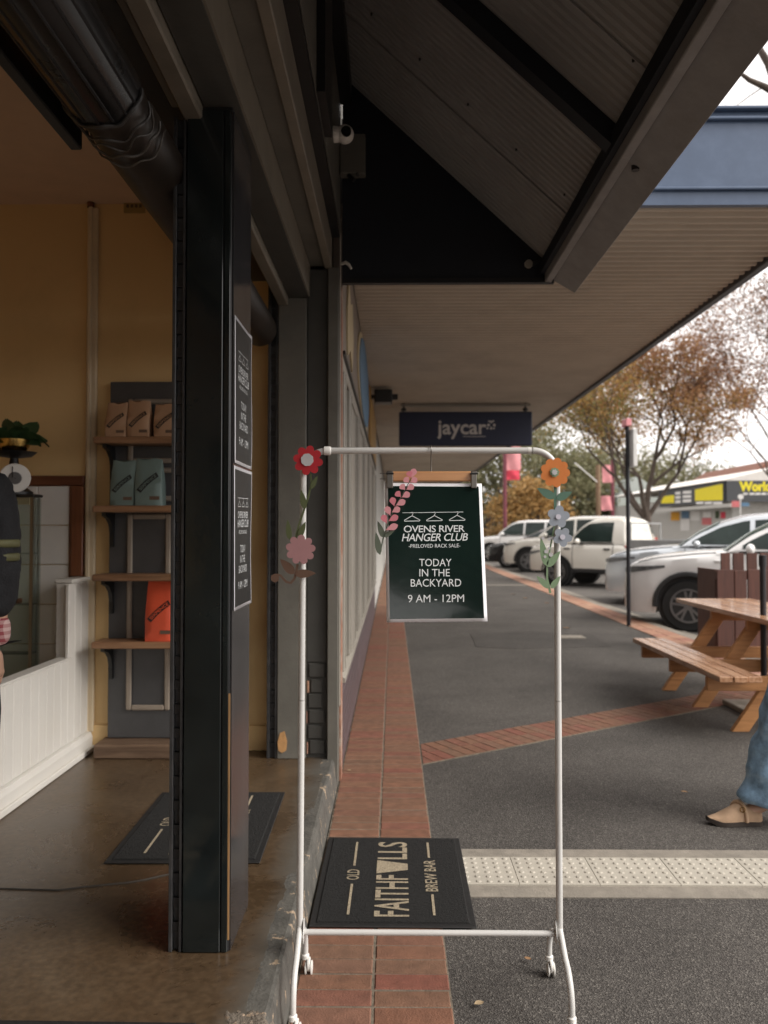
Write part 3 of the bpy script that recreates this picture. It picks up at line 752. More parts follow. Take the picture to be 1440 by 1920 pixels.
# ================================================================== NEIGHBOURING SHOP
nb = thing('shop_building', 'row of cream timber shop windows over a mauve tiled base beyond the cafe', 'building', (-.5, 9, 0))
obj('wall', MB().box(-6, -.33, 13.6, 60, 0, 6), M['shop_grey'], nb)
obj('parapet_wall', MB().box(-6, -.31, 4.64, 13.598, 3.36, 6), M['olive'], nb)
obj('base_wall', MB().box(-.6, -.325, 4.64, 13.59, 0, .54), M['purple_tile'], nb)
for i in range(7):
    for j in range(4):
        ya = 4.66 + j*2.23
        obj('tile', MB().box(-.324, -.31 + rnd.uniform(0,.002), ya, ya+2.22, .012+i*.075, .012+i*.075+.069), M['purple_tile'], nb, bevel=.004)
obj('sill', MB().prism([(-.36,.545),(-.285,.545),(-.285,.57),(-.36,.62)], (0,4.64,0), (1,0,0), (0,0,1), 8.94, (0,1,0)), M['window_cream'], nb)
obj('head_rail', MB().box(-.36, -.30, 4.64, 13.59, 2.44, 2.52), M['window_cream'], nb, bevel=.004)
obj('drip_rail', MB().box(-.31, -.285, 4.62, 13.59, 2.525, 2.548), M['black_metal'], nb)
obj('sign_board', MB().box(-.36, -.305, 4.64, 13.59, 2.55, 3.355), M['sign_taupe'], nb)
ys = [(4.70,.10),(5.32,.78),(6.6,.9),(8.0,1.0),(9.7,1.2),(11.6,1.3),(13.40,.17)]
for i, (y, wy) in enumerate(ys):
    mu = obj('mullion', MB().box(-.362, -.292, y, y+wy, .60, 2.438), M['window_cream'], nb, bevel=.006)
    for yb in ([y+.03, y+wy-.07] if wy > .3 else [y+.03]):
        obj('bead', MB().box(-.291, -.286, yb, yb+.04, .62, 2.43), M['window_cream'], mu, bevel=.003)
    if wy > .3:
        for zz in (2.36,): obj('rail', MB().box(-.291, -.281, y+.075, y+wy-.075, zz, zz+.05), M['window_cream'], mu, bevel=.003)
    if i < len(ys)-1:
        w = obj('pane', MB().box(-.342, -.336, y+wy+.002, ys[i+1][0]-.002, .62, 2.436), M['shop_glass'], nb)
obj('display_wall', MB().box(-2.2, -2.1, 4.64, 13.59, .1, 3.3), M['shop_grey'], nb)
obj('display_floor', MB().box(-2.1, -.37, 4.82, 13.58, .4, .53), M['shop_grey'], nb)
obj('display_ceiling', MB().box(-2.1, -.37, 4.82, 13.58, 2.7, 2.8), M['shop_grey'], nb)
obj('cream_ornament', MB().prism([(0,0),(.3,.1),(.55,0),(.7,.25),(.55,.5),(.3,.42),(.1,.55),(-.05,.3)], (-.304,5.05,2.62), (0,1,0), (0,0,1), .012, (1,0,0)), M['sign_cream'], nb)
arc = [(math.cos(a)*1.25, math.sin(a)*.40) for a in np.linspace(0, 2*PI, 40)[:-1]]
obj('blue_roundel', MB().prism(arc, (-.303,8.0,2.97), (0,1,0), (0,0,1), .02, (1,0,0)), M['sign_blue'], nb)
arc2 = [(math.cos(a)*1.45, math.sin(a)*.43) for a in np.linspace(0, 2*PI, 40)[:-1]]
obj('roundel_rim', MB().prism(arc2, (-.3045,8.0,2.97), (0,1,0), (0,0,1), .012, (1,0,0)), M['sign_cream'], nb)
obj('ochre_panel', MB().box(-.304, -.28, 9.7, 13.2, 2.56, 3.3), M['sign_ochre'], nb)
fl = thing('flood_light', 'black flood light on a bracket under the cream ribbed awning', 'light', (-.2, 10, 3.15))
obj('housing', MB().box(-.24, .0, 10.0, 10.25, 3.14, 3.31), M['black_metal'], fl, bevel=.015)
obj('bracket', MB().box(-.302, -.242, 10.08, 10.16, 3.2, 3.25), M['black_metal'], fl)
obj('knuckle', MB().lathe([(.04,0),(.04,.07)], (.0,10.12,3.225), 'X', 10), M['black_metal'], fl)

# things fixed to the wall and end panel
cm = thing('security_camera', 'small white turret security camera mounted on the wall under the awning', 'camera', (-.3, 3.9, 3.47))
c0 = pY(640, 252, 3.9)
obj('base', MB().lathe([(.04,-.302),(.04,-.285),(.036,-.27)], (0, c0.y, c0.z), 'X', 24), M['white_plastic'], cm, smooth=40)
obj('turret', MB().sphere((-.245, c0.y, c0.z), .047, n=20, m=14), M['white_plastic'], cm, smooth=60)
obj('lens', MB().lathe([(.026,-.049),(.026,-.035)], (-.235, c0.y, c0.z-.006), 'Y', 18), M['black_gloss'], cm, smooth=40)
p0, p1 = pY(637, 250, 4.33), pY(685, 325, 4.33)
jb = thing('junction_box', 'grey square junction box on the black awning panel below the camera', 'junction box', (-.22, 4.36, p1.z))
obj('box', MB().box(p0.x, p1.x, 4.33, 4.398, p1.z, p0.z), M['olive'], jb, bevel=.006)
obj('cable_gland', MB().tube([pY(655,318,4.36), pY(655,330,4.34), pY(664,338,4.32)], .012, 8).tube([pY(668,318,4.36), pY(670,328,4.33)], .01, 8), M['black_metal'], jb, smooth=50)
hk = thing('wall_hook', 'curved cream hook on the wall at the corner of the black panel', 'hook', tuple(pY(645,497,4.37)))
obj('hook_arm', MB().tube([pY(641,495,4.37), pY(648,492,4.34), pY(654,496,4.33), pY(659,504,4.33)], [.008,.009,.009,.006], 8), M['white_plastic'], hk, smooth=60)
kn = thing('panel_knob', 'round pale fitting at the lower right corner of the black end panel', 'fitting', tuple(pY(990,497,4.38)))
obj('knob', MB().lathe([(.022,-.03),(.024,-.012),(.012,0)], tuple(pY(990,497,4.395)), 'Y', 14), M['window_cream'], kn, smooth=50)
obj('stem', MB().tube([pY(995,497,4.39), pY(1015,488,4.38), pY(1030,480,4.38)], .012, 8), M['black_metal'], kn, smooth=50)

# hanging sign under the far awning
SY = 11.4
s0, s1 = pY(748, 773, SY), pY(997, 836, SY)
hs = thing('hanging_sign', 'dark navy hanging sign with pale lettering under the far awning', 'sign', ((s0.x+s1.x)/2, SY, s1.z))
obj('board', MB().box(s0.x, s1.x, SY-.06, SY+.06, s1.z, s0.z), M['sign_navy'], hs, bevel=.012)
obj('rail', MB().box(s0.x+.03, s1.x-.02, SY-.03, SY+.03, s0.z+.09, s0.z+.12), M['olive_light'], hs)
for xx in (757, 985):
    p = pY(xx, 760, SY)
    obj('hanger', MB().tube([(p.x, SY, s0.z), (p.x, SY, 3.365)], .012, 8).lathe([(.04,0),(.04,.03),(.015,.05)], (p.x, SY, s0.z+.02), 'Z', 10), M['black_metal'], hs)
tc_ = pY(867, 807, SY)
lt = MB(); add_text(lt, 'jaycar', (pY(865,807,SY).x, SY-.064, tc_.z), (1,0,0), (0,0,1), (911-819)/FPX*SY, None, bold=.018, spacing=1.0)
obj('lettering', lt, M['lettering_grey'], hs)
lg = MB()
for (x, y, r_) in ((916,797,2.6),(921,791,2.4),(927,797,2.6),(921,803,2.4),(914,803,2.0),(925,789.5,1.8),(917,790,1.6),(926,803,1.8)):
    c = pY(x, y, SY-.064); rr = r_/FPX*SY
    lg.add([(c.x+math.cos(a)*rr, SY-.064, c.z+math.sin(a)*rr) for a in np.linspace(0,2*PI,13)[:-1]], [tuple(range(12))])
obj('dot_emblem', lg, M['lettering_grey'], hs)
ul = MB(); a, b = pY(868, 818, SY-.064), pY(911, 819, SY-.064)
ul.add([(a.x,SY-.064,b.z),(b.x,SY-.064,b.z),(b.x,SY-.064,a.z),(a.x,SY-.064,a.z)], [(0,1,2,3)])
obj('underline', ul, M['lettering_grey'], hs)
# ================================================================== INSIDE THE CAFE
# counter clad in upright white boards
cx_ = -1.815
ct = thing('shop_counter', 'white counter front of upright boards with moulded skirting along the left wall', 'counter', (cx_, 3.6, .15))
obj('core', MB().box(cx_-.068, cx_-.02, 1.4, 4.60, .15, .735), M['beadboard'], ct)
obj('end_core', MB().box(-1.90, cx_-.02, 4.34, 4.60, .73, 1.16), M['beadboard'], ct)
y = 1.4; k = 0
while y < 4.58:
    w_ = .088
    z1 = 1.16 if y + w_*.5 > 4.34 else .735
    obj('board', MB().box(cx_-.0195, cx_ - rnd.uniform(0,.001), y, min(y+w_-.003, 4.60), .27, z1), M['beadboard'], ct, bevel=.003)
    y += w_
obj('skirting', MB().prism([(0,.15),(.03,.15),(.03,.235),(.02,.262),(0,.268)], (cx_-.005,1.4,0), (1,0,0), (0,0,1), 3.2, (0,1,0)), M['beadboard'], ct)
obj('skirting', MB().box(cx_+.026, cx_+.042, 1.4, 4.6, .15, .185), M['beadboard'], ct, bevel=.006)
obj('worktop', MB().box(-2.6, cx_-.075, 1.4, 4.338, .46, .49), M['beadboard'], ct, bevel=.004)
obj('capping', MB().box(cx_-.07, cx_+.003, 1.4, 4.338, .736, .748), M['beadboard'], ct, bevel=.003)
obj('end_cap', MB().box(-1.91, cx_+.006, 4.335, 4.61, 1.162, 1.185), M['beadboard'], ct, bevel=.004)
# tiled splashback
spb = thing('tiled_splashback', 'white tiled panel on the yellow wall in a red brown timber frame', 'splashback', (-2.2, 4.6, .77))
for i in range(5):
    for j in range(6):
        x1 = -1.931 - i*.208; z1 = 1.728 - j*.237
        obj('tile', MB().box(x1-.204, x1, 4.603, 4.619, max(z1-.233, .49), z1), M['white_tile'], spb, bevel=.003)
obj('top_rail', MB().box(-3.0, -1.852, 4.585, 4.618, 1.73, 1.79), M['dark_wood_x'], spb, bevel=.005)
obj('side_rail', MB().box(-1.927, -1.854, 4.582, 4.617, 1.187, 1.728), M['dark_wood'], spb, bevel=.005)
obj('inner_bead', MB().box(-1.942, -1.9275, 4.592, 4.6175, .80, 1.728), M['dark_wood'], spb, bevel=.003)
bt = thing('wall_batten', 'tall cream batten covering a pipe on the yellow wall', 'batten', (-1.81, 4.6, .2))
obj('batten', MB().box(-1.848, -1.785, 4.592, 4.6185, .26, 3.42), M['cream_trim'], bt, bevel=.006)
obj('cover_strip', MB().box(-1.838, -1.812, 4.579, 4.5915, .2, 3.42), M['cream_trim'], bt, bevel=.005)
obj('pipe_bend', MB().tube([(-1.83,4.6,3.42),(-1.83,4.6,3.46),(-1.85,4.6,3.49),(-1.88,4.61,3.49)], .022, 10), M['dark_wood'], bt, smooth=60)
so = thing('wall_outlet', 'faded four gang outlet plate high on the yellow wall', 'outlet', (-1.55, 4.61, 3.36))
o0, o1 = pY(232, 373, 4.61), pY(272, 399, 4.61)
obj('plate', MB().box(o0.x, o1.x, 4.606, 4.619, o1.z, o0.z), mat('yellowed_plate', (.4,.27,.1), .5), so, bevel=.004)
for i in range(4):
    a = o0.x + (o1.x-o0.x)*(.2+.2*i)
    obj('socket', MB().box(a-.008, a+.008, 4.603, 4.6055, o1.z+.03, o1.z+.05), M['brown_ink'], so)
# glass display case, scale and plant
gc = thing('display_case', 'frameless glass display case standing on the white counter', 'display case', (-2.2, 4.25, .765))
GX0, GX1, GY0, GY1, GZ0, GZ1 = -2.55, -1.975, 4.2, 4.30, .492, 1.655
for (n_, b) in (('front_pane', (GX0,GX1,GY0,GY0+.006,GZ0,GZ1-.012)), ('side_pane', (GX1-.006,GX1,GY0+.008,GY1,GZ0,GZ1-.012)), ('back_pane', (GX0,GX1-.008,GY1-.006,GY1,GZ0,GZ1-.012))):
    obj(n_, MB().box(*b), M['glass'], gc)
obj('top_plate', MB().box(GX0, GX1+.01, GY0-.01, GY1, GZ1-.010, GZ1+.006), M['black_metal'], gc, bevel=.003)
obj('light_rail', MB().box(GX0, GX1-.03, GY0+.02, GY0+.05, GZ1-.05, GZ1-.012), M['cream_trim'], gc)
obj('post', MB().box(GX1-.014, GX1+.002, GY0-.004, GY0+.003, GZ0, GZ1-.012), M['chrome'], gc)
for z in (.78, 1.05, 1.33):
    obj('shelf', MB().box(GX0, GX1-.012, GY0+.012, GY1-.01, z, z+.008), M['glass'], gc)
obj('tray', MB().box(GX0, -2.02, GY0+.02, GY1-.02, .497, .52), M['chrome'], gc, bevel=.004)
bo = obj('wooden_board', MB().box(-2.4, -2.06, GY0+.03, GY1-.03, 1.059, 1.085), M['dark_wood_x'], bevel=.004)
props(bo, 'small red brown board lying on the glass shelf of the display case', 'board')
dc = pY(28, 896, 4.18)
sc_ = thing('kitchen_scale', 'old round faced shop scale with white dial on top of the glass case', 'scale', (dc.x-.04, 4.25, GZ1+.006))
dm = Matrix.Translation(dc) @ Euler((R(8), 0, R(28)), 'XYZ').to_matrix().to_4x4()
def lathed(prof, mtx, n=32):
    b = MB().lathe(prof, (0,0,0), 'Y', n); b.v = [tuple(mtx @ Vector(p)) for p in b.v]; return b
obj('dial', lathed([(.078,0),(.08,-.006),(.076,-.012),(.0,-.013)], dm), M['white_plastic'], sc_, smooth=40)
obj('hub', lathed([(.034,-.0135),(.03,-.02),(0,-.021)], dm), mat('grey_dial_centre', (.09,.085,.085), .4), sc_, smooth=40)
obj('needle', lathed([(.003,-.022),(.003,-.024)], dm).box(dc.x-.002, dc.x+.002, dc.y-.03, dc.y-.027, dc.z, dc.z+.06), M['black_ink'], sc_)
obj('body', MB().lathe([(.10,0),(.10,.015),(.05,.05),(.03,.15),(.02,.21)], (dc.x-.05, 4.27, GZ1+.007), 'Z', 24), M['black_metal'], sc_, smooth=40)
obj('pan', MB().lathe([(.02,.0),(.09,.012),(.115,.03),(.118,.03),(.09,.006),(.02,-.006)], (dc.x-.05, 4.27, GZ1+.215), 'Z', 28), M['black_metal'], sc_, smooth=40)
pp = thing('potted_plant', 'leafy green plant in a brass bowl on top of the old scale', 'plant', (dc.x-.05, 4.27, GZ1+.225))
bz = GZ1+.228
obj('bowl', MB().lathe([(.02,0),(.055,.012),(.078,.05),(.082,.085),(.078,.085),(.07,.05),(.02,.02)], (dc.x-.05, 4.27, bz), 'Z', 28), M['brass'], pp, smooth=50)
obj('soil', MB().lathe([(.072,.07),(0,.075)], (dc.x-.05, 4.27, bz), 'Z', 18), M['bark'], pp)
rr = random.Random(5)
def leaf_patch(p0, dirv, L, W, droop=.3, n=5, roll=0):
    """a bent leaf blade"""
    p0, d = Vector(p0), Vector(dirv).normalized(); sd_ = d.cross(Vector((0,0,1)))
    if sd_.length < .1: sd_ = Vector((1,0,0))
    sd_.normalize()
    if roll: sd_ = Matrix.Rotation(roll, 3, d) @ sd_
    def fn(u, v):
        w = W * math.sin(PI*min(1, (v*.96+.03)))**.8 * (u-.5)*2
        q = p0 + d*(L*v) + Vector((0,0,-droop*L*v*v)) + sd_*w + Vector((0,0,abs(u-.5)*W*.5))
        return q
    return MB().grid(fn, 2, n)
for k in range(30):
    a = rr.uniform(0, 2*PI); el = rr.uniform(.05, 1.35)
    b = leaf_patch((dc.x-.05+math.cos(a)*.03, 4.27+math.sin(a)*.03, bz+.07), (math.cos(a)*math.cos(el), math.sin(a)*math.cos(el), math.sin(el)), rr.uniform(.1,.2), rr.uniform(.034,.05), rr.uniform(.2,.8), 5, rr.uniform(-1.1,1.1))
    obj('leaf', b, M['leaf_dark'], pp, smooth=60)

# old panelled door used as shelving
SX0, SX1, SYF = -1.687, -.905, 4.56
su = thing('shelf_unit', 'charcoal panelled old door standing as shelving with timber shelves', 'shelf', (-1.3, 4.5, .15))
obj('door_panel', MB().box(SX0, SX1, SYF, 4.60, .235, 2.35), M['door_grey'], su, bevel=.004)
def moulding(x0, x1, z0, z1, w=.032, d=.018):
    for q in ((x0,x0+w,z0,z1),(x1-w,x1,z0,z1),(x0+w+.0005,x1-w-.0005,z0,z0+w),(x0+w+.0005,x1-w-.0005,z1-w,z1)):
        obj('moulding', MB().box(q[0],q[1],SYF-d,SYF-.0005,q[2],q[3]), M['door_trim'], su, bevel=.007)
moulding(-1.575, -1.02, 1.86, 2.245)
moulding(-1.575, -1.02, 1.635, 1.835)
moulding(-1.575, -1.315, .40, 1.56); moulding(-1.26, -1.0, .40, 1.56)
M['plinth'] = wood_mat('worn_dark_timber', (.085,.05,.03), (.15,.095,.06), .6, 'X')
obj('plinth', MB().box(SX0-.03, SX1, 4.42, 4.6, .15, .232), M['plinth'], su, bevel=.008)
SHZ = [2.0, 1.604, 1.21, .825]
for z in SHZ:
    obj('shelf', MB().box(SX0-.03, SX1+.02, 4.375, SYF-.019, z-.038, z), M['shelf_wood'], su, bevel=.006)
    for xx in (SX0+.012, SX1-.08):
        obj('bracket', MB().prism([(0,0),(.15,0),(.15,-.02),(.09,-.035),(.045,-.07),(.022,-.13),(.022,-.20),(0,-.20)], (xx, SYF-.0005, z-.039), (0,-1,0), (0,0,1), .022, (1,0,0)), M['black_metal'], su)
# coffee bags
def bag(name, label, x, z, w, h, d, m, tilt=0, lbl=True, yaw=0, lean=.0):
    t = thing(name, label, 'coffee bag', (x, 4.455, z+.001), yaw or 1e-5, 'printed coffee bags on the shelves')
    rb = random.Random(int((x+5)*1000+z*77))
    def sec(v):                                     # half width, front depth, back depth, height
        k = max(0, (v-.45)/.55)
        return (w/2*(1-.05*v + .03*math.sin(PI*v)), (d/2)*(1-k*.92), (d/2)*(1-k*.92), h*v)
    prof = [(-1,-.82),(-.93,-1),(-.4,-1.05),(0,-1.08),(.4,-1.05),(.93,-1),(1,-.82),(.9,0),(1,.82),(.93,1),(0,1.05),(-.93,1),(-1,.82),(-.9,0)]
    n = len(prof); V = []; F = []
    vs_ = [0,.03,.15,.3,.45,.55,.65,.75,.85,.93,1.0]
    for v in vs_:
        hw, fd, bd_, z_ = sec(v)
        fd = max(fd, .004)
        for (a, b) in prof:
            V.append((a*hw + tilt*z_ + rb.uniform(-.0015,.0015), b*fd + rb.uniform(-.002,.002)*(v>.1) + lean*v*.02, z_ + (.006*math.sin(a*4+x*9) if v > .9 else 0)))
    for i in range(len(vs_)-1):
        for k in range(n):
            F.append((i*n+k, i*n+(k+1)%n, (i+1)*n+(k+1)%n, (i+1)*n+k))
    F.append(tuple(reversed(range(n)))); F.append(tuple((len(vs_)-1)*n+k for k in range(n)))
    b_ = obj('pouch', MB().add(V, F), m, t, smooth=50, local=True)
    def front(a, b):                                # a,b: coordinates on the front face
        v = b/h; hw, fd, _, _ = sec(v)
        return (a + tilt*b, -fd*1.085 - .0028 + lean*v*.02, b)
    if lbl:
        lb = MB(); c0x, c0z = .0, .48*h; Ls, Wd = .92*w, .185*w
        def arc(s, q):                              # along the band -.5..+.5, across
            ang_ = R(43) - s*R(22)
            xx = s*Ls*math.cos(R(43)); zz = s*Ls*math.sin(R(43)) + .04*w*(1-4*s*s)
            return (c0x + xx - q*math.sin(ang_), c0z + zz + q*math.cos(ang_))
        lb.grid(lambda u, v: front(*arc(u-.5, (v-.5)*Wd)), 12, 2)
        obj('label', lb, M['black_ink'], t, local=True)
        tb = MB(); v_, f_ = text_geo('SIXPENCE', .86*Ls, .6*Wd, bold=.02)
        pts = []
        for p in v_:
            q = front(*arc(p[0]/Ls, p[1])); pts.append((q[0], q[1]-.0012, q[2]))
        tb.add(pts, f_); obj('lettering', tb, m, t, local=True)
        sb = MB(); sb.grid(lambda u, v: front(.06*w+u*.36*w, .12*h+v*.13*w), 2, 1)
        obj('small_label', sb, M['brown_ink'], t, local=True)
    return t
def bag_px(px0, px1, pyt, z, m, label, d=.075, **k):
    a, b = pY(px0, 900, 4.42), pY(px1, 900, 4.42); zt = pY(px0, pyt, 4.42).z
    return bag('coffee_bag', label, (a.x+b.x)/2, z, b.x-a.x, zt-z, d, m, **k)
bag_px(195, 235, 755, SHZ[0], M['bag_beige'], 'beige coffee bag at the left end of the top shelf', tilt=.03)
bag_px(237, 279, 751, SHZ[0], M['bag_beige'], 'beige coffee bag pressed against its left neighbour on the top shelf', tilt=.0)
bag_px(287, 329, 757, SHZ[0], M['bag_beige'], 'beige coffee bag standing apart with gaps either side on the top shelf')
bag_px(337, 376, 757, SHZ[0], M['bag_beige'], 'beige coffee bag mostly hidden behind the pillar on the top shelf')
bag_px(206, 252, 864, SHZ[1], M['bag_teal'], 'upright grey green coffee bag at the left of the second shelf', tilt=.01)
bag_px(254, 305, 860, SHZ[1], M['bag_teal'], 'creased grey green coffee bag leaning right on the second shelf', tilt=-.03, d=.09)
bag_px(274, 327, 1086, SHZ[3], M['bag_red'], 'tall orange red coffee bag alone on the lowest shelf', tilt=.02, d=.1)

# ================================================================== DOORMATS
MW, ML = .612, .815
def make_mat():
    t = thing('doormat', 'mat', 'doormat', (0, 0, 0), 1e-5, 'black doormats with beige lettering')
    t.rotation_euler = (0, 0, 0)
    def fr(u, v):
        return ((u-.5)*MW, (v-.5)*ML, .004)
    obj('rubber_edge', MB().box(-MW/2, MW/2, -ML/2, ML/2, 0, .005), M['mat_rubber'], t, local=True, bevel=.002)
    bx, by = MW/2-.022, ML/2-.022
    rg = np.random.RandomState(2)
    def pile(u, v):
        e = min(u, 1-u, v, 1-v); h = .009 if e > 0 else .005
        return ((u-.5)*2*bx, (v-.5)*2*by, h + (rg.rand()*.0022 if e > 0 else 0))
    obj('pile', MB().grid(pile, 110, 150), M['mat_pile'], t, local=True)
    def T(s, cx, cy, w, h, name='lettering', **k):
        v, f = text_geo(s, w, h, **k)
        obj(name, MB().add([(cx - p[1], cy + p[0], .0122) for p in v], f), M['mat_letter'], t, local=True)
    T('OLD', -.168, .0, .095, .052, bold=.01)
    T('FAITHF', -.005, -.175, .345, .132, bold=.012)
    T('LLS', -.005, .245, .185, .132, bold=.012)
    T('BREW BAR', .155, .0, .29, .05, bold=.01)
    # solid cup in place of a letter
    lt_ = MB(); lt_.add([(-.005-q[1], q[0], .0122) for q in ((.012,.066),(.142,.066),(.107,-.066),(.047,-.066))], [(3,2,1,0)]); obj('cup_emblem', lt_, M['mat_letter'], t, local=True)
    for cx, y0, y1 in ((-.168,-.335,-.085),(-.168,.085,.335),(.155,-.335,-.17),(.155,.17,.335)):
        lt_ = MB(); lt_.add([(cx-.005,y0,.0122),(cx+.005,y0,.0122),(cx+.005,y1,.0122),(cx-.005,y1,.0122)], [(0,1,2,3)]); obj('stripe', lt_, M['mat_letter'], t, local=True)
    return t
m1 = make_mat(); m1.location = (.003, 3.245, .0125); m1.rotation_euler = (0, 0, R(-.4)); m1['label'] = 'black lettered doormat on the brick strip behind the white rack'
m2 = copy_tree(m1); m2.location = (-.835, 3.45, .1525); m2.rotation_euler = (0, 0, R(1)); m2['label'] = 'black lettered doormat on the brown floor inside, half hidden by the pillar'
m3 = copy_tree(m1); m3.location = (-.83, 1.66, .1525); m3.rotation_euler = (0, 0, R(-.6)); m3['label'] = 'black doormat inside in front of the pillar, cut by the bottom of the photo'

# ================================================================== THE RACK
RY = 2.41
rk = thing('clothes_rack', 'white tubular clothes rack on casters holding a sale poster', 'clothes rack', (.11, RY, 0))
XL, XR = -.288, .515
xlt, xrt = pY(569, 880, RY).x, pY(1044, 900, RY).x
zt = pY(800, 845, RY).z; rt = .0103
zj = pY(560, 1313, RY).z
for (xb, xt_) in ((XL, xlt), (XR, xrt)):
    xm = xb + (xt_-xb)*(zj-.2)/(zt-.2)
    xe = xb + (xt_-xb)*(zt-.08-.2)/(zt-.2)
    obj('post', MB().tube([(xb,RY,.20),(xm,RY,zj-.001)], rt, 20), M['white_enamel'], rk, smooth=50)
    obj('post', MB().tube([(xm,RY,zj+.001),(xe,RY,zt-.075)], rt*.97, 20), M['white_enamel'], rk, smooth=50)
    s = 1 if xb < 0 else -1
    bend = []
    for k in range(11):
        a = PI/2*k/10; bend.append((xt_ + s*(.075-.075*math.cos(a)), RY, zt-.075+.075*math.sin(a)))
    obj('corner_bend', MB().tube(bend, rt, 20), M['white_enamel'], rk, smooth=60)
obj('top_rail', MB().tube([(xlt+.078,RY,zt),(xrt-.078,RY,zt)], rt*.98, 20), M['white_enamel'], rk, smooth=50)
cxn = pY(614, 845, RY).x
obj('connector', MB().lathe([(rt*1.05,-.012),(rt*1.35,-.010),(rt*1.35,.008),(rt*1.25,.010),(rt*1.05,.012)], (cxn,RY,zt), 'X', 20), M['white_plastic'], rk, smooth=40)
obj('connector', MB().lathe([(rt*1.04,-.004),(rt*1.04,.004)], (pY(992,845,RY).x,RY,zt), 'X', 20), M['white_plastic'], rk, smooth=40)
zb = pY(800, 1749, RY).z
obj('base_rail', MB().tube([(XL+.012,RY,zb),(XR-.012,RY,zb)], .0088, 20), M['white_enamel'], rk, smooth=50)
for xb in (XL, XR):
    s = 1 if xb < 0 else -1
    obj('joint_plate', MB().prism([(-.028,.0),(-.006,.045),(.006,.045),(.028,.0),(.02,-.022),(-.02,-.022)], (xb+s*.0115, RY, zb-.004), (0,1,0), (0,0,1), .003*s, (1,0,0)), M['white_enamel'], rk, bevel=.001)
    obj('joint_cap', MB().sphere((xb, RY, .205), .0125, n=14, m=8), M['white_plastic'], rk, smooth=60)
    for d_ in (-1, 1):
        pts = []
        for (yy, zz) in ((.0,.232),(.028,.215),(.075,.182),(.115,.165),(.145,.135),(.158,.10),(.16,.066)):
            pts.append((xb, RY + d_*yy, zz))
        # rounded by subdividing
        sm = []
        for i in range(len(pts)-1):
            p_, q_ = Vector(pts[i]), Vector(pts[i+1])
            a_ = Vector(pts[max(i-1,0)]); b_ = Vector(pts[min(i+2,len(pts)-1)])
            for t in (0,.33,.66):
                m0, m1_ = (q_-a_)*.5, (b_-p_)*.5; t2, t3 = t*t, t**3
                sm.append((2*t3-3*t2+1)*p_ + (t3-2*t2+t)*m0 + (-2*t3+3*t2)*q_ + (t3-t2)*m1_)
        sm.append(Vector(pts[-1]))
        obj('leg', MB().tube(sm, .0095, 16), M['white_enamel'], rk, smooth=60)
        cy = RY + d_*.16 ; cxx = xb + (.012 if xb < 0 else .004)
        ca = obj('caster', MB().lathe([(.006,.048),(.013,.05),(.013,.062),(.006,.07)], (xb, RY+d_*.16, 0), 'Z', 16)
                 .lathe([(.0205,-.0045),(.0215,-.002),(.0215,.002),(.0205,.0045)], (cxx, cy-.006, .034), 'X', 20), M['white_plastic'], rk, smooth=40)
        for w_ in (-.0125, .0055):
            obj('wheel', MB().lathe([(.016,w_),(.022,w_+.0015),(.022,w_+.0055),(.016,w_+.007)], (cxx, cy-.006, .0224), 'X', 22), M['white_plastic'], ca, smooth=40)

# poster artwork in px of the photograph's poster, turned into 0..1 coordinates
def pu(x, y):
    t = (y-905)/261.0
    xl, xr = 721+4*t, 902+11*t
    return ((x-xl)/(xr-xl), 1-t)
art_v, art_f, art_parts = [], [], []
def art_end(name):
    global art_v, art_f
    art_parts.append((name, art_v, art_f)); art_v, art_f = [], []
def art_poly(pts):
    b = len(art_v); art_v.extend(pu(*p) for p in pts); art_f.append(tuple(range(b, b+len(pts))))
def art_text(s, x0, x1, y0, y1, rise=0, **k):
    v, f = text_geo(s, x1-x0, y1-y0, **k); b = len(art_v)
    art_v.extend(pu((x0+x1)/2+p[0], (y0+y1)/2-p[1]-rise*p[0]) for p in v); art_f.extend(tuple(i+b for i in q) for q in f)
def art_line(pts, w):
    for (a, b) in zip(pts[:-1], pts[1:]):
        d = Vector((b[0]-a[0], b[1]-a[1])); d.normalize(); n = Vector((-d.y, d.x))*w/2
        art_poly([(a[0]-n.x,a[1]-n.y),(a[0]+n.x,a[1]+n.y),(b[0]+n.x,b[1]+n.y),(b[0]-n.x,b[1]-n.y)])
art_line([(754,962.2),(868,960)], .9)
art_end('rail_drawing')
for (cx, cy) in ((772.3,961.7),(814,961),(856.5,960.2)):
    art_line([(cx,cy+6),(cx-14.7,cy+14.7),(cx-14,cy+16.3),(cx+14,cy+15.7),(cx+14.7,cy+14),(cx,cy+6)], 1.2)
    art_line([(cx,cy+6),(cx+.3,cy+4),(cx+1.8,cy+2),(cx+1.5,cy),(cx-.2,cy-1),(cx-1.5,cy+.3)], .9)
    art_end('hanger_drawing')
art_text('OVENS RIVER', 756.7, 870.8, 985.8, 998.8, .012, bold=.006, spacing=.93); art_end('lettering')
art_text('HANGER CLUB', 753, 876.5, 1001, 1015.6, .012, bold=.006, shear=.22, spacing=.93); art_end('lettering')
art_text('-PRELOVED RACK SALE-', 766, 862.5, 1021, 1028, .012); art_end('lettering')
art_text('TODAY', 785.8, 846, 1049, 1063); art_end('lettering')
art_text('IN THE', 786, 843, 1068.2, 1081.8); art_end('lettering')
art_text('BACKYARD', 770, 864.3, 1086.8, 1101); art_end('lettering')
art_text('9 AM - 12PM', 764.7, 869.6, 1115.8, 1130); art_end('lettering')
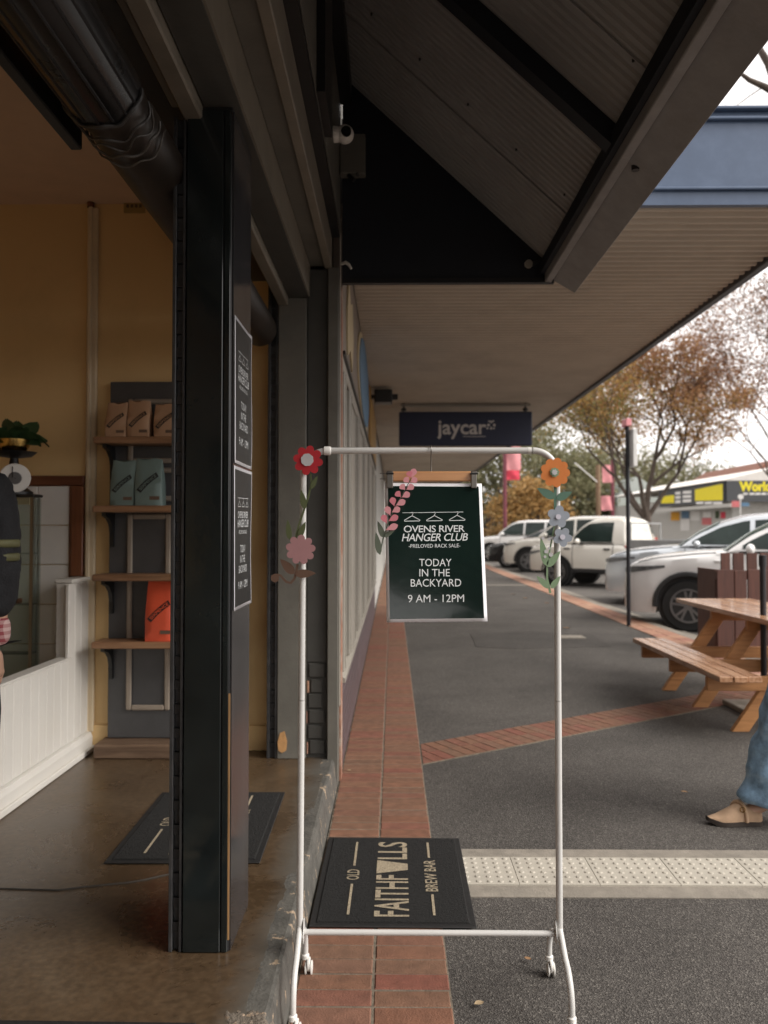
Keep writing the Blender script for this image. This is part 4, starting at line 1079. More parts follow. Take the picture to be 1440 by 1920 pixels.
def poster(label, surf, edge=.032, nrm=-1, parent_loc=(0,0,0), grp='sale posters', matt='poster'):
    """surf(u, v, off) -> point"""
    t = thing('poster', label, 'poster', parent_loc, 0, grp)
    sh_ = MB().grid(lambda u, v: surf(u, v, 0), 16, 22)
    o = obj('sheet', sh_, M['paper_white'], t, smooth=60)
    so_ = o.modifiers.new('thick', 'SOLIDIFY'); so_.thickness = .0008; so_.offset = 0
    e = edge; ev = e*.7
    obj('printed_panel', MB().grid(lambda u, v: surf(e+u*(1-2*e), ev+v*(1-2*ev), .0009), 40, 56), M[matt], t, smooth=60)
    for nm, av, af in art_parts:
        obj(nm, MB().add([surf(p[0], p[1], .0016) for p in av], af), M['print_white'], t)
    return t
c_tl, c_tr = pY(721.5, 905.5, 2.402), pY(903, 907, 2.402)
c_bl, c_br = pY(725, 1167, 2.352), pY(913.5, 1165, 2.345)
pn = (c_tr-c_tl).cross(c_bl-c_tl).normalized()
if pn.y > 0: pn = -pn
def main_surf(u, v, off):
    p = (c_bl*(1-u)+c_br*u)*(1-v) + (c_tl*(1-u)+c_tr*u)*v
    bow = -.006*math.sin(PI*u)*(1-v*.6) + .003*math.sin(PI*v*1.2+u*2)
    return p + pn*(off + bow + .004)
poster('glossy dark green sale poster hanging from the rack on a wooden hanger', main_surf, parent_loc=tuple((c_bl+c_br)/2))
def side_surf(z0, z1, k):
    def f(u, v, off):
        curl = .004*max(0, (u-.72)/.28)**2 + .0015*math.sin(PI*v*2+k)*u + .002*(1-v)*(1-u)
        return Vector((-.5035 + curl + off, 2.436 + u*.279, z0 + v*(z1-z0)))
    return f
poster('upper of two dark sale posters on the side of the black pillar', side_surf(1.676, 2.150, 0), parent_loc=(-.5, 2.57, 1.676), matt='poster_dull')
poster('lower of two dark sale posters on the side of the black pillar', side_surf(1.205, 1.668, 2), parent_loc=(-.5, 2.57, 1.205), matt='poster_dull')

# hanger
h0, h1 = pY(735, 903, RY), pY(884, 884, RY)
hg = thing('clothes_hanger', 'wooden clip hanger on the top rail of the white rack', 'hanger', ((h0.x+h1.x)/2, RY, h0.z))
obj('wooden_bar', MB().box(h0.x, h1.x, RY-.011, RY+.011, h0.z, h1.z), M['hanger_wood'], hg, bevel=.004, seg=2)
hx = pY(808, 850, RY).x
hook = [(hx, RY, h1.z)]+[(hx, RY, h1.z + (zt-.005-h1.z)*t) for t in (.3,.6,.8)]
hook = [(hx, RY, h1.z), (hx, RY, h1.z+.03)]
for k in range(15):
    a = -PI*.35 + PI*1.35*k/14
    hook.append((hx+.001*k*0, RY - .0165*math.cos(a)*1.0, zt + .0165*math.sin(a)))
obj('hook', MB().tube(hook, .0017, 10), M['chrome'], hg, smooth=60)
zw0, zw1 = pY(720, 888, RY).z, pY(720, 898, RY).z
for zz in (zw0, zw1):
    obj('wire', MB().tube([(pY(712,890,RY).x, RY, zz), (h0.x+.01, RY, zz)], .0011, 6), M['chrome'], hg)
for (xa, xb_) in ((725, 737), (882, 893)):
    ca, cb = pY(xa, 884, RY), pY(xb_, 916, RY)
    cl = obj('clip', MB().box(ca.x, cb.x, RY-.019, RY-.0125, cb.z, ca.z), M['chrome'], hg, bevel=.002)
    obj('clip_back', MB().box(ca.x+.001, cb.x-.001, RY+.0115, RY+.017, cb.z, ca.z), M['chrome'], hg, bevel=.002)
    for k in range(4):
        xx = ca.x + (cb.x-ca.x)*(.18+.21*k)
        obj('rib', MB().box(xx-.0014, xx+.0014, RY-.0215, RY-.0192, cb.z+.002, ca.z-.014), M['chrome'], cl)
    obj('spring', MB().tube([(ca.x-.002,RY-.021,ca.z-.008),(cb.x+.002,RY-.021,ca.z-.008)], .003, 8), M['black_metal'], cl, smooth=60)

# ---- paper flowers
def paper(name, col): 
    M[name] = mat(name, col, .8, var=.04, scale=30, bump=.05, bscale=200); return M[name]
paper('red_paper', (.42,.016,.024)); paper('white_paper', (.5,.49,.5)); paper('green_paper', (.085,.1,.04)); paper('rose_paper', (.36,.185,.19))
paper('brown_paper', (.12,.065,.042)); paper('pink_paper', (.62,.2,.24)); paper('pink_pale_paper', (.66,.29,.32)); paper('grey_green_paper', (.115,.135,.1))
paper('orange_paper', (.6,.19,.045)); paper('teal_paper', (.09,.17,.125)); paper('blue_grey_paper', (.3,.33,.38)); paper('sage_paper', (.2,.29,.17)); paper('lilac_paper', (.6,.58,.66))
PT = .0016
def px_poly(mb, pts, Y, t=PT, bend=0):
    """outline given in photograph px at depth Y -> a sheet with thickness"""
    a = [pY(x, y, Y) for x, y in pts]
    return mb.prism([(p.x, p.z) for p in a], (0, Y, 0), (1,0,0), (0,0,1), t, (0,1,0))
def flower_pts(cx, cy, r, n, depth=.3, rot=0, pw=.55):
    out = []
    for k in range(n*12):
        a = 2*PI*k/(n*12); q = abs(math.cos(n*(a-rot)/2))**pw
        rr_ = r*(1-depth+depth*q); out.append((cx+rr_*math.sin(a), cy-rr_*math.cos(a)))
    return out
def leaf_pts(x0, y0, x1, y1, w, n=9, skew=.45):
    d = Vector((x1-x0, y1-y0)); L = d.length; d.normalize(); m_ = Vector((-d.y, d.x)); up, dn = [], []
    for k in range(n+1):
        t = k/n; ww = w/2*math.sin(PI*t**(.69 if skew < .5 else 1))**.85 if 0 < t < 1 else .02
        p = Vector((x0,y0))+d*L*t; up.append((p.x+m_.x*ww, p.y+m_.y*ww)); dn.append((p.x-m_.x*ww, p.y-m_.y*ww))
    return up + dn[::-1]
def drop_pts(bx, by, ex, ey, w):
    """teardrop petal: point at b, round end about e"""
    d = Vector((ex-bx, ey-by)); L = d.length; d.normalize(); m_ = Vector((-d.y, d.x)); up, dn = [], []
    for k in range(11):
        t = k/10; ww = w/2*(math.sin(PI*t**1.7)**.75 if 0 < t < 1 else .02)
        p = Vector((bx,by))+d*(L+w*.35)*t; up.append((p.x+m_.x*ww, p.y+m_.y*ww)); dn.append((p.x-m_.x*ww, p.y-m_.y*ww))
    return up + dn[::-1]
def strip_pts(path, w0, w1):
    up, dn = [], []; n = len(path)
    for i, p in enumerate(path):
        a, b = Vector(path[max(i-1,0)]), Vector(path[min(i+1,n-1)]); d = (b-a).normalized(); m_ = Vector((-d.y, d.x)); w = (w0+(w1-w0)*i/(n-1))/2
        up.append((p[0]+m_.x*w, p[1]+m_.y*w)); dn.append((p[0]-m_.x*w, p[1]-m_.y*w))
    return up + dn[::-1]
def pp_obj(name, pts, Y, m, t_, parent=None):
    return obj(name, px_poly(MB(), pts, Y), M[m], parent)
FY = 2.392
f1 = thing('paper_flower', 'red paper flower with white centre at the top left corner of the rack', 'paper flower', tuple(pY(576,1010,FY)), 0, 'paper flowers taped to the rack')
fp = pp_obj('petals', flower_pts(577.5,863,28,8,.34,.18), FY-.004, 'red_paper', 0, f1)
pp_obj('centre', flower_pts(576,862,12,8,.12,.3), FY-.0075, 'white_paper', 0, f1)
pp_obj('stem', strip_pts([(582,888),(584,905),(578,932),(567,965),(560,985),(554,1012)], 3.2, 4.2), FY, 'green_paper', 0, f1)
for q in ((583,917,595,892,9.5),(572,955,564,918,12),(543,1012,539,974,11),(560,1008,573,978,11.5)):
    pp_obj('leaf', leaf_pts(*q), FY-.0022, 'green_paper', 0, f1)
f2 = thing('paper_flower', 'dusty pink paper flower halfway down the left post of the rack', 'paper flower', tuple(pY(564,1058,FY)), 0, 'paper flowers taped to the rack')
pp_obj('petals', flower_pts(563.5,1030.5,28,9,.3,.06), FY-.006, 'rose_paper', 0, f2)
f3 = thing('paper_sprig', 'brown paper leaf sprig with a curled tendril on the left post', 'paper leaf', tuple(pY(553,1095,FY)), 0, 'paper flowers taped to the rack')
pp_obj('leaf', leaf_pts(552,1076,525,1048,17), FY-.001, 'brown_paper', 0, f3)
pp_obj('leaf', leaf_pts(553,1076,592,1075,16), FY-.0015, 'brown_paper', 0, f3)
pp_obj('tendril', strip_pts([(558,1058),(555,1075),(552,1085),(545,1093),(537,1091),(531,1085),(526,1079),(520,1077),(515,1079)], 5, 3.5), FY+.001, 'brown_paper', 0, f3)
pp_obj('curl', flower_pts(515.5,1084,8,6,.1), FY-.001, 'brown_paper', 0, f3)
f4 = thing('paper_sprig', 'pink paper blossom sprig clipped over the left edge of the hanging poster', 'paper flower', tuple(pY(714,1040,2.37)), 0, 'paper flowers taped to the rack')
def cz(x, y): return (700+x/6.0, 860+y/6.0)
pet = [(430,218,458,135,1),(420,215,405,165,0),(405,272,368,232,1),(415,268,470,235,1),(358,352,324,312,1),(370,350,432,312,1),(310,432,272,392,0),(318,436,388,398,1),
       (236,538,216,458,0),(250,528,338,482,1),(192,642,155,560,1),(206,604,278,566,1),(152,732,114,655,0),(168,702,256,656,0),(134,804,252,755,1)]
def sway(y): return 2.368 - .018*min(1, max(0, (y-130)/900.0)) + .006
pp_obj('stem', strip_pts([cz(72,1078),cz(112,890),cz(150,770),cz(235,560),cz(330,400),cz(428,215)], 2.6, 1.4), 2.356, 'grey_green_paper', 0, f4)
for i, (a, b, c, d, pale) in enumerate(pet):
    x0_, y0_ = cz(a, b); x1_, y1_ = cz(c, d)
    pp_obj('petal', drop_pts(x0_, y0_, x1_, y1_, 12.5), 2.3515 - .0004*i, 'pink_pale_paper' if pale else 'pink_paper', 0, f4)
for q in ((115,890,48,700,11),(72,1080,28,825,12),(112,880,240,805,8.5)):
    a = cz(q[0],q[1]); b = cz(q[2],q[3]); pp_obj('leaf', leaf_pts(a[0],a[1],b[0],b[1],q[4]), 2.3535, 'grey_green_paper', 0, f4)
f5 = thing('paper_flower', 'orange paper flower with green leaves on the top right corner of the rack', 'paper flower', tuple(pY(1041,965,FY)), 0, 'paper flowers taped to the rack')
pp_obj('petals', flower_pts(1041,886,28,9,.22,.2), FY-.005, 'orange_paper', 0, f5)
pp_obj('centre', flower_pts(1040,885.5,9,9,.25,.1), FY-.0085, 'sage_paper', 0, f5)
pp_obj('centre_dots', flower_pts(1040,885.5,5.5,7,.4,.3), FY-.011, 'white_paper', 0, f5)
pp_obj('stem', strip_pts([(1042,905),(1041,930),(1041,962)], 5, 5), FY, 'teal_paper', 0, f5)
pp_obj('leaf', leaf_pts(1041,934,1007,915,16), FY-.001, 'teal_paper', 0, f5)
pp_obj('leaf', leaf_pts(1043,936,1073,922,15), FY-.001, 'teal_paper', 0, f5)
for (cx, cy, rot_, lab) in ((1047,969,.15,'upper of two blue grey paper flowers on the right post'),(1055,1007,.5,'lower of two blue grey paper flowers on the right post')):
    f = thing('paper_flower', lab, 'paper flower', tuple(pY(cx,cy+20,FY)), 0, 'paper flowers taped to the rack')
    pp_obj('petals', flower_pts(cx,cy,21.5 if cy < 1000 else 18.5,5,.36,rot_,.8), FY-.006-(cy>1000)*.003, 'blue_grey_paper', 0, f)
    pp_obj('centre', flower_pts(cx,cy,5,8,.03), FY-.0095-(cy>1000)*.003, 'lilac_paper', 0, f)
f6 = thing('paper_sprig', 'sage green paper sprig with white buds on the right post', 'paper leaf', tuple(pY(1030,1110,FY)), 0, 'paper flowers taped to the rack')
pp_obj('stem', strip_pts([(1040,985),(1033,1020),(1026,1060),(1026,1085),(1032,1112)], 2.4, 4.2), FY, 'sage_paper', 0, f6)
for q in ((1025,1062,1014,1008,14),(1026,1063,1051,1033,14),(1031,1103,1006,1080,12),(1033,1103,1051,1080,11)):
    pp_obj('leaf', leaf_pts(*q), FY-.0015, 'sage_paper', 0, f6)
for (x, y, r_) in ((1024,1034,3.6),(1018,1009,3),(1030,1011,3),(1036,1009,3),(1022,1044,2.6),(1033,1040,4),(1030,1028,2.5)):
    pp_obj('bud', flower_pts(x,y,r_,8,.03), FY-.003, 'white_paper', 0, f6)
# ================================================================== PICNIC TABLE
TX0, TX1, TY0, TY1, TZ = 2.87, 3.62, 5.2, 7.85, .775
BX0, BX1, BY0, BY1, BZ = 2.26, 2.56, 5.37, 7.3, .45
pt_ = thing('picnic_table', 'oiled timber picnic table with attached benches on the asphalt footpath', 'picnic table', ((TX0+TX1)/2, 6.4, 0))
def planks(n, x0, x1, y0, y1, z, th, name, m):
    w = (x1-x0)/n
    for i in range(n):
        obj(name, MB().box(x0+i*w+.002, x0+(i+1)*w-.002, y0+rnd.uniform(-.006,.006), y1+rnd.uniform(-.006,.006), z-th, z-rnd.uniform(0,.0015)), m, pt_, bevel=.004)
planks(6, TX0, TX1, TY0, TY1, TZ, .042, 'table_plank', M['timber_top'])
planks(3, BX0, BX1, BY0, BY1, BZ, .042, 'bench_plank', M['timber_top'])
RB0, RB1 = TX1+TX0-BX1, TX1+TX0-BX0
planks(3, RB0, RB1, BY0, BY1, BZ, .042, 'bench_plank', M['timber_top'])
cxT = (TX0+TX1)/2
for y in (5.62, 6.36, 7.06):
    obj('cross_beam', MB().box(BX0+.01, RB1-.01, y-.023, y+.023, BZ-.145, BZ-.044), M['timber_x'], pt_, bevel=.005)
    obj('top_cleat', MB().box(TX0+.03, TX1-.03, y-.022, y+.022, TZ-.13, TZ-.044), M['timber_x'], pt_, bevel=.004)
    for s in (-1, 1):
        a = Vector((cxT + s*.72, y+.047, 0)); b = Vector((cxT + s*.22, y+.047, TZ-.046))
        mb = MB(); d = (b-a).normalized(); n_ = Vector((d.z, 0, -d.x))*.06
        poly = [(a.x-.062, 0), (a.x+.062, 0), (b.x+.062, b.z), (b.x-.062, b.z)]
        mb.prism(poly, (0, y+.0245, 0), (1,0,0), (0,0,1), .045, (0,1,0))
        obj('leg', mb, M['timber_x'], pt_, bevel=.004)
        obj('bolt', MB().lathe([(.014,-.01),(.014,0),(.006,.001)], (cxT+s*.50, y-.0235, BZ-.095), 'Y', 10), M['chrome'], pt_)
up_ = pY(1432, 1230, 6.3)
um = thing('umbrella_pole', 'black umbrella pole standing through the picnic table', 'umbrella pole', (up_.x, 6.3, 0))
obj('pole', MB().tube([(up_.x,6.3,.03),(up_.x,6.3,1.17)], .024, 14).tube([(up_.x,6.3,1.17),(up_.x,6.3,1.26)], .03, 14), M['pole_black'], um, smooth=50)
obj('base_plate', MB().box(up_.x-.24, up_.x+.24, 6.06, 6.54, 0.001, .045), M['concrete'], um, bevel=.008)
# slatted screen behind the table
ss = thing('slatted_screen', 'red brown stained timber slat enclosure behind the picnic table', 'timber screen', (4.25, 9.3, 0))
yS = 9.3
def sx(px): return pY(px, 1100, yS).x
zTop, zMid, zBot = pY(1350,1037,yS).z, pY(1350,1068,yS).z, 0.01
for (a, b, z0, z1, dy) in ((1357,1374,zMid-.1,zTop,.06),(1380,1400,zMid-.1,zTop-.0,.06),(1406,1425,zMid-.1,zTop,.06),(1431,1450,zMid-.1,zTop,.06),
                           (1345,1376.5,zBot,zMid,0),(1378,1400.5,zBot,zMid-.01,0),(1403,1427,zBot,zMid,0),(1429,1455,zBot,zMid-.01,0),(1457,1480,zBot,zMid,0)):
    obj('slat', MB().box(sx(a), sx(b), yS+dy, yS+dy+.03, z0, z1), M['slat'], ss, bevel=.004)
obj('rail', MB().box(sx(1345), sx(1480), yS+.031, yS+.059, zMid-.12, zMid-.03), M['slat'], ss)
obj('side_slat', MB().box(sx(1345)-.0, sx(1345)+.03, yS+.06, yS+.6, 0.01, zMid), M['slat'], ss)

# ================================================================== CARS
CS = 1.1                                        # large vehicles
def lerp_tab(tab, x):
    if x <= tab[0][0]: return tab[0][1]
    for (a, b) in zip(tab[:-1], tab[1:]):
        if x <= b[0]:
            t = (x-a[0])/(b[0]-a[0]); return a[1] + (b[1]-a[1])*t
    return tab[-1][1]
def smooth_tab(tab, x):
    return (lerp_tab(tab, x-.05)+lerp_tab(tab, x)*2+lerp_tab(tab, x+.05))/4
def paint_mat(name, col, rough=.22, metal=0):
    return mat(name, col, rough, metal, var=.02, coat=.8)
def car(label, spec, paint, wheel_xy, yaw_deg, group='cars parked nose in along the kerb', trim='plastic_dark', rimm='rim', zroad=-.1):
    """nose at x=0, tail at x=L; x runs backwards along the car, y to its right side, -y is its left side"""
    Lc, Wd, rw = spec['L'], spec['W']/2, spec['rw']
    a = R(yaw_deg)
    # local x axis (towards the tail) in world: opposite of heading
    heading = Vector((-math.cos(a), math.sin(a))); xax = -heading; rot = math.atan2(xax.y, xax.x)
    fx = spec['wf']; loc = Vector(wheel_xy) - xax*fx*CS - Vector((-xax.y, xax.x))*(-(Wd-.1))*CS
    t = thing('parked_car', label, spec.get('cat', 'car'), (loc.x, loc.y, zroad), rot or 1e-5, group)
    t.scale = (CS, CS, CS)
    T, B, Wt = spec['top'], spec['bot'], spec['plan']
    arches = [(spec['wf'], rw), (spec['wr'], rw)]
    def zb(x):
        z = lerp_tab(B, x)
        for (cx, r_) in arches:
            ra = r_ + .055
            if abs(x-cx) < ra: z = max(z, rw + math.sqrt(ra*ra-(x-cx)**2))
        return z
    xs = sorted(set([0, .02, .06, .12] + [round(.2+i*.055, 3) for i in range(int((Lc-.4)/.055)+1)] + [Lc-.12, Lc-.05, Lc]))
    def width(x): return Wd*lerp_tab(Wt, x)
    V, F = [], []; n = 0
    for x in xs:
        w = width(x); zt_ = smooth_tab(T, x); z0 = min(zb(x), zt_-.12); zu = lerp_tab(B, x)
        hh = zt_ - z0
        sec = [(0, zu), (w*.55, zu), (w*.86, zu if z0 < zu+.02 else z0), (w*.965, z0), (w*.99, z0+hh*.3), (w, z0+hh*.55), (w*.985, z0+hh*.78), (w*.94, zt_-.045), (w*.87, zt_-.008), (w*.5, zt_+.018), (0, zt_+.028)]
        ring = [(x, -y, z) for y, z in sec] + [(x, y, z) for y, z in sec[-2:0:-1]]
        n = len(ring); V += ring
    for i in range(len(xs)-1):
        for k in range(n):
            F.append((i*n+k, (i+1)*n+k, (i+1)*n+(k+1)%n, i*n+(k+1)%n))
    F.append(tuple(range(n))); F.append(tuple(reversed([(len(xs)-1)*n+k for k in range(n)])))
    obj('body', MB().add(V, F), paint, t, smooth=42, local=True)
    # greenhouse
    G = spec['roof']; gx0, gx1 = G[0][0], G[-1][0]
    gxs = [gx0 + (gx1-gx0)*i/44 for i in range(45)]
    zmax = max(z for _, z in G)
    def gsec(x):
        zr = smooth_tab(G, x); zl = smooth_tab(T, x) - .02; k = max(0.0, min(1, (zr-zl)/(zmax-zl)))
        wb = width(x)*.93; wt_ = wb - (wb-spec['wroof']/2)*k
        return zl, zr, wb, wt_
    def gpt(x, v, off=0):
        """v: 0 belt .. 1 roof edge .. 2 roof centre; on the left side"""
        zl, zr, wb, wt_ = gsec(x)
        if v <= 1:
            bulge = .02*math.sin(PI*v)
            return (x, -(wb + (wt_-wb)*v + bulge + off), zl + (zr-.05-zl)*v)
        q = v-1
        return (x, -(wt_*(1-q)+0*q) + (-off if q < .1 else 0), zr-.05 + .05*math.sin(PI/2*min(1,q*2.2)) + .02*math.sin(PI/2*q) + off)
    vs_ = [0, .25, .5, .75, 1, 1.08, 1.2, 1.5, 2]
    V, F = [], []
    for x in gxs:
        l = [gpt(x, v) for v in vs_]; ring = l + [(p[0], -p[1], p[2]) for p in l[-2::-1]]; n = len(ring); V += ring
    for i in range(len(gxs)-1):
        for k in range(n-1): F.append((i*n+k, (i+1)*n+k, (i+1)*n+k+1, i*n+k+1))
    F.append(tuple(range(n))); F.append(tuple(reversed([(len(gxs)-1)*n+k for k in range(n)])))
    obj('cabin', MB().add(V, F), paint, t, smooth=42, local=True)
    # windscreen and rear window
    def topglass(xa, xb):
        mb = MB()
        def fn(u, v):
            x = xa + (xb-xa)*v; s = (u-.5)*2; zl, zr, wb, wt_ = gsec(x)
            q = 1 - abs(s)*.93
            p = gpt(x, 1+q, 0); y = -p[1] if s < 0 else p[1]
            return (x - (.012 if xa < Lc/2 else -.012), y*1.0, p[2] + .012)
        return mb.grid(fn, 12, 10)
    obj('windscreen', topglass(*spec['ws']), M['screen_glass'], t, smooth=60, local=True)
    if 'rw_' in spec: obj('rear_window', topglass(*spec['rw_']), M['car_glass'], t, smooth=60, local=True)
    for sgn in (-1, 1):
        for (xa, xb) in spec['side']:
            def fn(u, v, xa=xa, xb=xb):
                x = xa + (xb-xa)*u; zl, zr, wb, wt_ = gsec(x)
                h = zr-.05-zl
                v0 = min(.9, .05/max(h, .06)); v1 = max(v0+.001, 1 - .055/max(h, .06))
                p = gpt(x, v0+(v1-v0)*v, .006)
                return (p[0], p[1]*(-sgn) if sgn > 0 else p[1], p[2])
            obj('side_window', MB().grid(fn, 18, 5), M['car_glass'], t, smooth=60, local=True)
        # wheels
        for cx in (spec['wf'], spec['wr']):
            yy = sgn*(Wd-.115)
            wl_ = obj('tyre', MB().lathe([(rw*.62,-.10),(rw*.93,-.105),(rw,-.075),(rw,.075),(rw*.93,.105),(rw*.62,.10)], (cx, yy, rw), 'Y', 32), M['tyre'], t, smooth=40, local=True)
            o_ = sgn*.104
            rm = MB().lathe([(rw*.64, o_-sgn*.03), (rw*.66, o_+sgn*.012), (rw*.6, o_+sgn*.012), (rw*.57, o_-sgn*.02)] if sgn > 0 else [(rw*.57, o_+.02),(rw*.6, o_-.012),(rw*.66, o_-.012),(rw*.64, o_+.03)], (cx, yy, rw), 'Y', 32)
            for k in range(5):
                an = 2*PI*k/5 + .3
                for da in (-.13, .13):
                    c, s_ = math.cos(an+da), math.sin(an+da)
                    rm.beam((cx+c*rw*.1, yy+o_, rw+s_*rw*.1), (cx+math.cos(an+da*1.6)*rw*.6, yy+o_-sgn*.004, rw+math.sin(an+da*1.6)*rw*.6), rw*.085, .022, up=(0,1,0))
            rm.lathe([(rw*.16, min(o_-.012,o_+.012)), (rw*.16, max(o_-.012,o_+.012))], (cx, yy, rw), 'Y', 16)
            obj('rim', rm, M[rimm], wl_, local=True)
            obj('brake_disc', MB().lathe([(rw*.6, sgn*.094-.007), (rw*.6, sgn*.094+.007)], (cx, yy, rw), 'Y', 20), M['plastic_dark'], wl_, local=True)
            # arch lip
            lip = MB(); pts = []
            for k in range(25):
                an = PI*(-.02) + PI*1.04*k/24
                pts.append((cx+math.cos(an)*(rw+.075), sgn*(Wd*.985), rw+math.sin(an)*(rw+.075)))
            lip.tube(pts, spec.get('lip', .03), 6)
            obj('wheel_arch', lip, M[trim], t, smooth=60, local=True)
            obj('wheel_well', MB().lathe([(rw+.05,-.11),(rw+.05,.08)], (cx, sgn*(Wd-.17), rw+.01), 'Y', 24), M['plastic_dark'], t, local=True)
        # sill, headlight, tail light, mirror, handles, door gaps
        obj('sill', MB().box(spec['wf']+rw+.06, spec['wr']-rw-.06, sgn*(Wd*.93), sgn*(Wd*.985), lerp_tab(B, Lc/2)-.02, lerp_tab(B, Lc/2)+.10), M[trim], t, local=True, bevel=.02)
        hx0, hx1, hz = spec['hl']
        def hfn(u, v, sgn=sgn):
            x = hx0 + (hx1-hx0)*u; w = width(x); zt_ = smooth_tab(T, x)
            zc = hz + u*.07; hgt = .10*(1-u*.65)*(.6+.4*min(1,u*6))
            return (x - .006, sgn*(w*.985+.012), zc + (v-.5)*hgt)
        obj('headlight', MB().grid(hfn, 8, 3), M['lamp_glass'], t, smooth=60, local=True)
        obj('tail_light', MB().box(Lc-.16, Lc+.004, sgn*(Wd*.80), sgn*(Wd*.93), spec['tl'], spec['tl']+.2), M['tail_red'], t, local=True, bevel=.02)
        mx, mz = spec['mir']
        obj('mirror', MB().sphere((mx, sgn*(Wd+.085), mz), .1, (.6,1.05,.72), 14, 10), paint, t, smooth=60, local=True)
        obj('mirror_arm', MB().box(mx+.0, mx+.07, sgn*(Wd*.9), sgn*(Wd+.03), mz-.07, mz-.03), M['plastic_dark'], t, local=True, bevel=.01)
        for gx in spec['gaps']:
            g = MB()
            def gf(u, v, gx=gx, sgn=sgn):
                z0 = lerp_tab(B, gx)+.1; z1 = smooth_tab(T, gx)-.05; z = z0+(z1-z0)*v
                hh = smooth_tab(T, gx)-lerp_tab(B, gx); q = (z-lerp_tab(B, gx))/hh
                wv = lerp_tab([(0,.965),(.3,.99),(.55,1),(.78,.985),(1,.93)], q)
                return (gx+(u-.5)*.018, sgn*(width(gx)*wv+.003), z)
            obj('door_gap', g.grid(gf, 1, 6), M['black_ink'], t, local=True)
            obj('door_handle', MB().box(gx-.24, gx-.06, sgn*(Wd*.985), sgn*(Wd*.985+.03), smooth_tab(T, gx)-.16, smooth_tab(T, gx)-.12), M[trim] if spec.get('dh') else paint, t, local=True, bevel=.01)
    for sgn in (-1, 1):
        bt_l = [gpt(xx, .04, .006) for xx in np.linspace(spec['side'][0][0]-.05, spec['side'][-1][1]+.05, 16)]
        obj('window_trim', MB().tube([(p[0], p[1]*(-sgn), p[2]) for p in bt_l], .014, 6), M['plastic_dark'], t, smooth=60, local=True)
        bl = [(xx, sgn*width(xx)*.90, smooth_tab(T, xx)-.018) for xx in np.linspace(.22, spec['ws'][0]-.08, 12)]
        obj('bonnet_gap', MB().tube(bl, .007, 5), M['black_ink'], t, local=True)
    # front: grille, bumper, plate
    zt0 = smooth_tab(T, .05)
    gw = width(0)
    obj('grille', MB().box(-.015, .03, -gw*.55, gw*.55, zt0-.30, zt0-.09), M['black_gloss'], t, local=True, bevel=.02)
    obj('lower_bumper', MB().box(-.02, .1, -gw*.93, gw*.93, lerp_tab(B, 0)-.03, lerp_tab(B, 0)+.17), M[trim], t, local=True, bevel=.03)
    obj('number_plate', MB().box(-.026, -.0205, -.19, .19, lerp_tab(B,0)+.19, lerp_tab(B,0)+.29), M['white_plastic'], t, local=True)
    obj('rear_bumper', MB().box(Lc-.1, Lc+.02, -gw*.9, gw*.9, lerp_tab(B, Lc)-.03, lerp_tab(B, Lc)+.2), M[trim], t, local=True, bevel=.03)
    return t
SUV = dict(L=4.55, W=1.86, rw=.365, wf=.92, wr=3.62, wroof=1.22,
    top=[(0,.76),(.05,.88),(.15,.96),(.5,1.05),(1.0,1.11),(1.4,1.14),(2.2,1.13),(3.4,1.16),(4.2,1.17),(4.45,1.1),(4.55,.9)],
    bot=[(0,.30),(.1,.24),(1,.24),(3.6,.24),(4.4,.28),(4.55,.4)],
    plan=[(0,.62),(.05,.74),(.15,.85),(.4,.95),(.9,1),(3.6,1),(4.2,.95),(4.45,.88),(4.55,.8)],
    roof=[(1.28,1.07),(1.7,1.38),(2.1,1.59),(2.5,1.70),(2.9,1.73),(3.5,1.70),(4.0,1.60),(4.3,1.38),(4.48,1.12)],
    ws=(1.36,2.05), rw_=(4.08,4.42), side=[(1.62,2.58),(2.66,3.44),(3.52,4.1)], hl=(.03,.62,.84), tl=.95, mir=(1.72,1.17), gaps=[1.5,2.62,3.5], lip=.04)
SEDAN = dict(SUV, L=4.6, W=1.83, rw=.34,
    top=[(0,.66),(.05,.78),(.15,.86),(.5,.94),(1.0,.99),(1.4,1.03),(2.2,1.03),(3.4,1.06),(4.2,1.08),(4.5,1.02),(4.6,.85)],
    roof=[(1.25,1.0),(1.7,1.27),(2.1,1.44),(2.5,1.53),(2.9,1.55),(3.5,1.52),(4.0,1.46),(4.35,1.28),(4.5,1.05)],
    hl=(.03,.6,.76), mir=(1.72,1.09), lip=.015)
WAGON = dict(SUV, L=4.9, W=1.92, rw=.39, wf=.95, wr=3.85, wroof=1.4,
    top=[(0,.82),(.05,.96),(.15,1.04),(.5,1.11),(1.0,1.16),(1.35,1.2),(2.2,1.2),(3.6,1.22),(4.7,1.24),(4.85,1.2),(4.9,1.0)],
    bot=[(0,.36),(.1,.30),(1,.30),(3.9,.30),(4.75,.34),(4.9,.45)],
    plan=[(0,.7),(.05,.8),(.15,.9),(.4,.97),(.9,1),(3.6,1),(4.6,.97),(4.82,.93),(4.9,.88)],
    roof=[(1.2,1.17),(1.55,1.5),(1.85,1.74),(2.15,1.85),(2.6,1.89),(3.6,1.89),(4.4,1.85),(4.65,1.7),(4.84,1.2)],
    ws=(1.27,1.86), rw_=(4.5,4.8), side=[(1.5,2.5),(2.58,3.45),(3.55,4.4)], hl=(.03,.5,.92), tl=1.0, mir=(1.6,1.28), gaps=[1.42,2.54,3.5], lip=.035)
